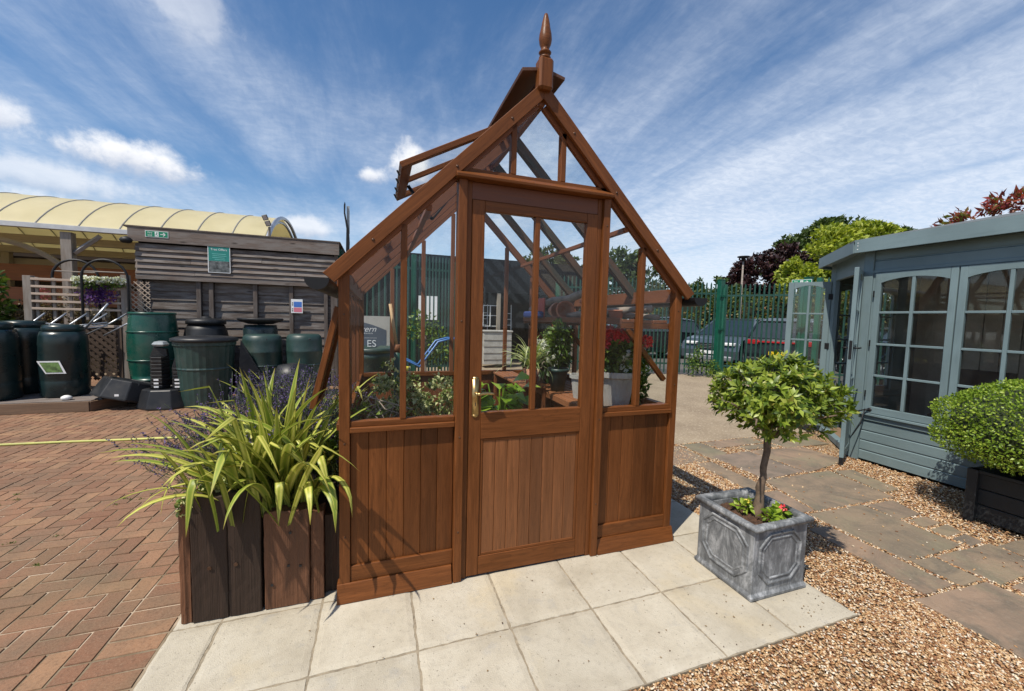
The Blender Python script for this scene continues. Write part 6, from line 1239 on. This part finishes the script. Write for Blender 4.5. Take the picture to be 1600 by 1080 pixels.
for p, lab in (((10.05, 6.68), 'thick green steel gate post beside the greenhouse end of the gate'), ((11.28, 5.09), 'thick green steel gate post nearest the summerhouse')):
    t = thing('gate_post', lab, 'post', (p[0], p[1], 0)); MB().box(p[0]-.075, p[0]+.075, p[1]-.075, p[1]+.075, 0, 2.78).build('post', GREENM, t, bevel=.008); MB().box(p[0]-.08, p[0]+.08, p[1]-.08, p[1]+.08, 2.7805, 2.80).build('cap', GREENM, t)
    for z in (1.35, 2.3): MB().box(p[0]-.12, p[0]+.12, p[1]-.11, p[1]-.08, z, z+.05).build('latch', GREENM, t)
palisade('green palisade run continuing right behind the summerhouse doors', (11.42, 4.92), (14.5, .9), 2.78)
palisade('green palisade bay behind the sales sign seen through the left panes', (-.1, 7.1), (1.40, 7.0), 2.92, post=True)
palisade('green palisade gate leaf with closely packed pales seen through the left panes', (1.50, 7.35), (2.45, 7.45), 2.96, sp=.075, frame_=True, nm='palisade_gate', group='green palisade gates', pw=.10)
exit_sign('fire_exit_sign', 'small green exit sign fixed to the fence beside the open summerhouse door', (10.55, 4.75, 2.60), (-.85, -.5, 0), .40, .13)
t = tag(MB().box(-.21, .21, -.27, .27, 0, .006).build('slotted_sign', WHITE, matrix=facing((1.78, 6.95, 1.72), (0, -1, 0))), 'white striped sign on the folded green gate', 'sign')
for k in range(4): MB().box(-.155+.09*k, -.125+.09*k, -.275, .275, .0065, .009).build('gap', GREENM_D, t)

# ------------------------------------------------------------------ dark building behind the greenhouse
DB = thing('dark_building', 'long low black-clad building with an open front behind the greenhouse', 'building', (4, 10, 0))
MB().box(.3, 8.4, 10.2, 10.3, 2.35, 3.42).build('fascia', BLACKCLAD, DB); MB().box(.3, 8.6, 10.3, 15, 3.36, 3.45).build('roof', BLACKCLAD, DB)
mb = MB(); [mb.box(.3+.15*k, .3+.15*k+.13, 10.14, 10.16, 0, 3.36) for k in range(20)]; mb.build('cladding', BLACKCLAD, DB)
MB().box(.3, 3.35, 10.16, 10.30, 0, 2.349).build('wall', BLACKCLAD, DB); MB().box(.3, 8.6, 14.8, 15, 0, 3.35).build('wall', plain('back_room_wall', (.05, .045, .04, 1), .9), DB); MB().box(8.4, 8.6, 10.3, 14.8, 0, 3.35).build('wall', BLACKCLAD, DB)
for x in (4.45, 5.7, 7.0): MBox('post', x-.06, x+.06, 10.21, 10.295, 0, 2.349, 'z', TIMB, DB)
for k, (x, lab) in enumerate(((4.0, 'white trellis ladder leaning inside the dark building, left one'), (4.85, 'white trellis ladder leaning inside the dark building, right one'))):
    t = thing('trellis_ladder', lab, 'trellis', (x, 10.6, 0)); [MB().tube([(x+dx, 10.7, .0), (x+dx, 10.8, 2.0)], .014, 5).build('side_rail', WHITE, t) for dx in (0, .22)]; [MB().tube([(x, 10.74, .3+.2*j), (x+.22, 10.74, .3+.2*j)], .01, 5).build('rung', WHITE, t) for j in range(8)]
t = thing('white_chest', 'white slatted chest in front of the dark building', 'chest', (4.0, 9.6, 0)); MB().box(3.75, 4.65, 9.4, 9.9, .1, 1.1).build('body', GREYPOT, t, bevel=.01); MB().box(3.72, 4.68, 9.37, 9.93, 1.101, 1.15).build('lid', GREYPOT, t, bevel=.01); [MB().box(3.75, 4.65, 9.385, 9.399, .25+.2*k, .26+.2*k).build('groove', GREYP, t) for k in range(4)]
t = thing('glass_cabinet', 'white framed window unit inside the dark building above the chest', 'cabinet', (4.1, 10.4, 0))
for k in range(4): MB().box(3.72+.24*k, 3.745+.24*k, 10.4, 10.43, 1.25, 1.95).build('upright', WHITEP, t)
for z in (1.25, 1.6, 1.93): MB().box(3.72, 4.46, 10.435, 10.45, z, z+.025).build('bar', WHITEP, t)
t = thing('display_bench', 'low dark display bench of plants in front of the dark building', 'bench', (6.5, 9.3, 0)); MB().box(5.6, 7.4, 9.0, 9.6, .0, .75).build('bench', TIMB, t); crown('foliage', [(5.9, 9.3, .95, .3, .3, .25), (6.5, 9.3, .98, .35, .3, .28), (7.1, 9.3, .92, .3, .3, .25)], 900, .08, .04, L_MID, t, shell=.3)

# ------------------------------------------------------------------ vehicles beyond the fence
def car(lab, x, y, rz, paint_, suv=True, plate=None, rear_red=False, group='cars parked beyond the green fence'):
    t = thing('parked_car', lab, 'car', (x, y, 0), group); M = Matrix.Translation((x, y, 0)) @ Matrix.Rotation(rz, 4, 'Z'); Y = Matrix(((1, 0, 0, 0), (0, 0, 1, 0), (0, 1, 0, 0), (0, 0, 0, 1)))
    bl = [(-2.25, .34), (-2.32, .62), (-2.30, .95), (-2.22, 1.10), (-.9, 1.16), (1.0, 1.14), (1.25, 1.10), (1.95, 1.00), (2.20, .86), (2.28, .62), (2.25, .34), (1.80, .26)]
    wh = [(-1.42, .35), (1.40, .35)]
    def arch(cx_): return [(cx_+.43*math.cos(a), .30+.43*math.sin(a)) for a in [PI*k/10 for k in range(11)]]
    poly = bl[:-1]+arch(1.40)+arch(-1.42)
    secs = [(-.93, .0), (-.90, .05), (.90, .05), (.93, .0)]
    V = []; k = len(poly)
    for w_, s in ((-.94, .93), (-.97, 1.0), (.97, 1.0), (.94, .93)):
        for px_, pz in poly: V.append((px_*(.985 if s < 1 else 1), w_, pz if pz < .8 else .8+(pz-.8)*(.95 if s < 1 else 1)))
    F = [(i*k+j, i*k+(j+1) % k, (i+1)*k+(j+1) % k, (i+1)*k+j) for i in range(3) for j in range(k)]+[tuple(range(k))[::-1], tuple(3*k+j for j in range(k))]
    MB().add(V, F).build('body', paint_, t, matrix=M, bevel=.02, seg=2)
    cb = [(-2.2, 1.10), (-1.95, 1.62), (-1.2, 1.72), (.15, 1.70), (1.22, 1.12)] if suv else [(-2.25, 1.08), (-1.75, 1.40), (-1.2, 1.48), (.1, 1.46), (1.15, 1.10)]
    V = []; 
    for w_, e in ((-.90, 0), (-.68, 1), (.68, 1), (.90, 0)): pass
    kk = len(cb); V = [(a, -(.90 if b < 1.2 else .68), b) for a, b in cb]+[(a, (.90 if b < 1.2 else .68), b) for a, b in cb]
    F = [tuple(range(kk))[::-1], tuple(range(kk, 2*kk))]+[(i, i+1, kk+i+1, kk+i) for i in range(kk-1)]; MB().add(V, F+[(0, kk, 2*kk-1, kk-1)]).build('cabin_glass', plain('car_glass', (.02, .028, .032, 1), .06, spec=.8) if 'car_glass' not in bpy.data.materials else bpy.data.materials['car_glass'], t, matrix=M, bevel=.03, seg=2)
    rt = cb[1:4]; MB().add([(a, s*.70, b+.015) for s in (-1, 1) for a, b in rt]+[(a, s*.60, b+.05) for s in (-1, 1) for a, b in rt], [(0, 1, 7, 6), (1, 2, 8, 7), (3, 9, 10, 4), (4, 10, 11, 5), (6, 7, 10, 9), (7, 8, 11, 10), (0, 6, 9, 3), (2, 5, 11, 8)]).build('roof', paint_, t, matrix=M)
    for s in (-1, 1):
        for (a, b), (c, d) in ((cb[3], cb[4]), (cb[0], cb[1])): MB().tube([(a, s*(.90 if b < 1.2 else .69), b+.01), (c, s*(.90 if d < 1.2 else .69), d+.01)], .035, 6).build('pillar', paint_, t, matrix=M)
        MB().tube([(-.45, s*.92, 1.12), (-.5, s*.70, 1.70)], .03, 5).build('pillar', paint_, t, matrix=M)
        MB().tube([(cb[1][0]+.1, s*.69, cb[1][1]+.03), (-.8, s*.68, cb[2][1]+.05), (.1, s*.68, cb[3][1]+.03)], .015, 5).build('roof_rail', GALV, t, matrix=M)
        MB().box(.85, 1.05, s*1.0-.1*(s < 0)-.0, s*1.0+.1*(s > 0)+.0, 1.10, 1.24).build('mirror', paint_, t, matrix=M, bevel=.02)
        hl = MB().box(2.02, 2.30, s*.62-.2, s*.62+.2, .80, .90).build('headlight', WHITE if suv else GALV, t, matrix=M, bevel=.02)
        MB().box(-2.345, -2.20, s*.74-.17, s*.74+.17, .92, 1.06).build('tail_light', plain('tail_lamp', (.35, .01, .015, 1), .2), t, matrix=M, bevel=.01)
        for wx in (-1.42, 1.40):
            W = M @ Matrix.Translation((wx, s*.86, .35)) @ Matrix.Rotation(PI/2, 4, 'X'); ty = MB().lathe([(.20, -.1), (.33, -.11), (.355, -.08), (.355, .08), (.33, .11), (.20, .1)], (0, 0, 0), 28).build('wheel', BLACKP, t, True, matrix=W)
            rm = MB(); rm.lathe([(.05, -.115), (.21, -.09), (.21, .09), (.05, .115)], (0, 0, 0), 20)
            for q in range(5): rm.beam((0, 0, .118*-s if False else 0), (.2*math.cos(q*1.2566), .2*math.sin(q*1.2566), 0), .05, .235, (0, 0, 1))
            r_ = rm.build('rim', GALV, t, matrix=W)
    MB().box(2.2, 2.315, -.42, .42, .66, .86).build('grille', BLACKM, t, matrix=M); [MB().box(2.316, 2.322, -.40, .40, .69+.055*i, .705+.055*i).build('grille_bar', GALV, t, matrix=M) for i in range(3)]
    MB().box(2.1, 2.32, -.80, .80, .28, .44).build('bumper', GALV if suv else BLACKP, t, matrix=M, bevel=.03); MB().box(-2.36, -2.1, -.88, .88, .30, .50).build('bumper', BLACKP, t, matrix=M, bevel=.03)
    MB().box(2.323, 2.33, -.26, .26, .50, .61).build('number_plate', WHITE, t, matrix=M)
    if plate:
        pl_ = MB().box(-2.372, -2.362, -.26, .26, .60, .71).build('number_plate', PLATEY, t, matrix=M); MB().box(-2.361, -2.30, -.3, .3, .58, .73).build('plate_recess', BLACKP, t, matrix=M)
        o = text('lettering', plate, .10, INK, M @ facing((-2.3735, 0, .655), (-1, 0, 0)), None, .0006); w_ = o.matrix_basis.copy(); o.parent = pl_; o.matrix_basis = (Matrix.Translation(gloc(t)) @ pl_.matrix_basis).inverted() @ w_
        if rear_red: MB().box(-2.35, -2.31, -.85, .85, .98, 1.03).build('light_bar', plain('tail_bar', (.40, .015, .02, 1), .25), t, matrix=M)
    return t
CP1 = plain('slate_car_paint', (.075, .095, .115, 1), .22, .3, .05, bump=0, spec=.7); CP2 = plain('black_car_paint', (.018, .022, .026, 1), .2, .2, .05, bump=0, spec=.7); CP3 = plain('silver_car_paint', (.45, .47, .50, 1), .25, .5, .05, bump=0)
hdg = math.atan2(.28, -.96)
car('slate grey sports utility vehicle facing left behind the gate', 13.64, 9.29, math.atan2(-.37, -.93), CP1)
car('dark estate car seen from behind with a yellow number plate', 14.5, 7.6, math.atan2(.43, .90), CP2, True, 'BU70 ZCY', True)
car('black car at the left edge of the gate behind the grey one', 11.9, 12.4, math.atan2(.1, -.98), CP2)
car('dark car behind the summerhouse doorway', 15.2, 5.0, math.atan2(.75, .66), CP2, False)
car('silver car far behind the greenhouse right panes', 12.2, 15.5, math.atan2(.1, -1), CP3, False)
car('silver hatchback far to the left of the other silver one', 9.2, 15.8, math.atan2(.1, -1), CP3, False)

# ------------------------------------------------------------------ lamp post, hedge and trees
t = thing('lamp_post', 'tall thin car park lamp post with a flat disc head', 'lamp post', (17.0, 12.1, 0)); MB().tube([(17.0, 12.1, 0), (17.0, 12.1, 4.6)], [.06, .035], 10).build('pole', GREYP, t, True); MB().lathe([(.05, 0), (.08, .14), (.26, .20), (.26, .24), (.05, .26)], (17.0, 12.1, 4.5), 20).build('lamp_head', BLACKM, t, True)
def tree(nm, lab, cx_, cy_, h, blobs, n, lf, mat, trunk_r=.25, th=None, group=None, clump=26):
    t = thing(nm, lab, 'tree', (cx_, cy_, 0), group); B = [(cx_+a, cy_+b, c, d, e, f) for a, b, c, d, e, f in blobs]; crown('crown', B, n, lf, lf*.62, mat, t, shell=.55, clump=clump, fill=.12); th = th or h*.4
    br = [([(cx_, cy_, th*.7), ((cx_+b[0])/2, (cy_+b[1])/2, (th+b[2])/2), (b[0], b[1], b[2])], [trunk_r*.4, trunk_r*.25, trunk_r*.1]) for b in B]; trunk_mesh('trunk', [(cx_, cy_, 0), (cx_, cy_, th*.6), (cx_, cy_, th)], [trunk_r, trunk_r*.75, trunk_r*.55], BARK, t, br, 8); return t
tree('copper_beech', 'dark purple-leaved tree left of the lime green one', 38.0, 28.0, 8, [(0, 0, 6.0, 3.2, 2.5, 2.6), (-2.8, .6, 4.6, 2.0, 1.8, 2.0), (3.0, -.5, 7.4, 2.9, 2.2, 2.4), (.8, 0, 3.8, 3, 2, 1.8)], 9500, .42, L_COP)
tree('lime_tree', 'yellow-green tree standing in front of the darker trees', 38.3, 21.6, 8, [(-.6, 0, 7.3, 3.2, 2.8, 2.6), (2.4, -1, 8.4, 2.8, 2.4, 2.0), (-2.8, .6, 5.4, 2.3, 2, 2.0), (1, -.5, 4.8, 3.6, 2.4, 2.4)], 13000, .40, L_LIME)
tree('broad_tree', 'large mid green tree rising behind the copper and lime trees', 52, 30, 13, [(-1, 0, 11.2, 4.5, 3.6, 2.6), (4.2, -1.5, 11.0, 4.2, 3.5, 2.6), (-5.4, 1.8, 9.0, 3.2, 3, 2.6), (1, 0, 8, 6.5, 3, 3)], 12000, .55, L_TREE)
tree('broad_tree', 'grey-green tree at far left of the tree line beside the lamp post', 27.5, 24.0, 5, [(0, 0, 3.9, 1.9, 1.8, 1.4), (-1.5, .7, 3.2, 1.6, 1.4, 1.3), (1.3, -.5, 3.3, 1.6, 1.5, 1.3)], 4500, .34, L_TREE)
tree('broad_tree', 'tree whose top shows above the dark building through the door glass', 13.0, 25.5, 8, [(0, 0, 5.6, 1.6, 1.5, 1.5), (1.6, 0, 5.1, 1.3, 1.3, 1.2), (-1.4, 0, 4.8, 1.3, 1.2, 1.2)], 4200, .32, L_TREE)
tree('broad_tree', 'loose green tree showing through the right roof panes', 16.0, 20.5, 8, [(0, 0, 5.0, 1.5, 1.4, 1.3), (.9, -.8, 4.2, 1.6, 1.4, 1.4), (-1, .5, 3.6, 1.3, 1.2, 1.4)], 3800, .32, L_TREE)
t = thing('red_robin_tree', 'red and green leaved tree rising behind the summerhouse roof', 'tree', (12.6, 2.0, 0)); crown('crown', [(13, 2.15, 4.0, .55, .5, .42), (12.9, 2.75, 3.85, .5, .55, .28), (13.0, 1.5, 4.15, .7, .7, .6)], 2200, .17, .055, L_RED, t, shell=.3, clump=22, up=.3); trunk_mesh('trunk', [(12.8, 1.8, 0), (12.8, 1.8, 3.4)], [.09, .05], BARK, t)
hd_ = thing('hedge', 'long clipped photinia hedge with reddish tips beyond the parked cars', 'hedge', (20, 15, 0)); B = []
for k in range(17):
    u = k/16; B.append((11.0+21.5*u, 21.5-11.5*u+random.uniform(-.3, .3), 1.55+.55*u, 1.25, 1.0, 1.25+.35*u+random.uniform(-.08, .12)))
crown('foliage', B, 17000, .22, .12, L_HEDGE, hd_, shell=.7, clump=40)
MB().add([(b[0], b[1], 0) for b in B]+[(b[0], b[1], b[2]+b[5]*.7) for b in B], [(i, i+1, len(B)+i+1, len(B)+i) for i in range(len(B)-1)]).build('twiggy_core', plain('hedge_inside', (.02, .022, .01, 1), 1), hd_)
t = thing('climbing_shrub', 'low green creeper at the foot of the fence by the gate post', 'shrub', (9.7, 6.8, 0)); crown('foliage', [(9.35, 6.85, .35, .25, .2, .35), (9.75, 6.6, .25, .3, .2, .25), (9.5, 6.8, .7, .12, .12, .25)], 700, .055, .04, L_MID, t, shell=.2)
t = thing('verge_shrub', 'small green seedlings at the gravel edge beside the greenhouse', 'plants', (3.4, 2.0, 0)); crown('foliage', [(3.55, 1.85, .03, .25, .12, .03), (3.75, 1.65, .02, .2, .1, .02), (3.35, 2.05, .05, .15, .1, .05)], 160, .035, .025, L_MID, t, shell=.2)
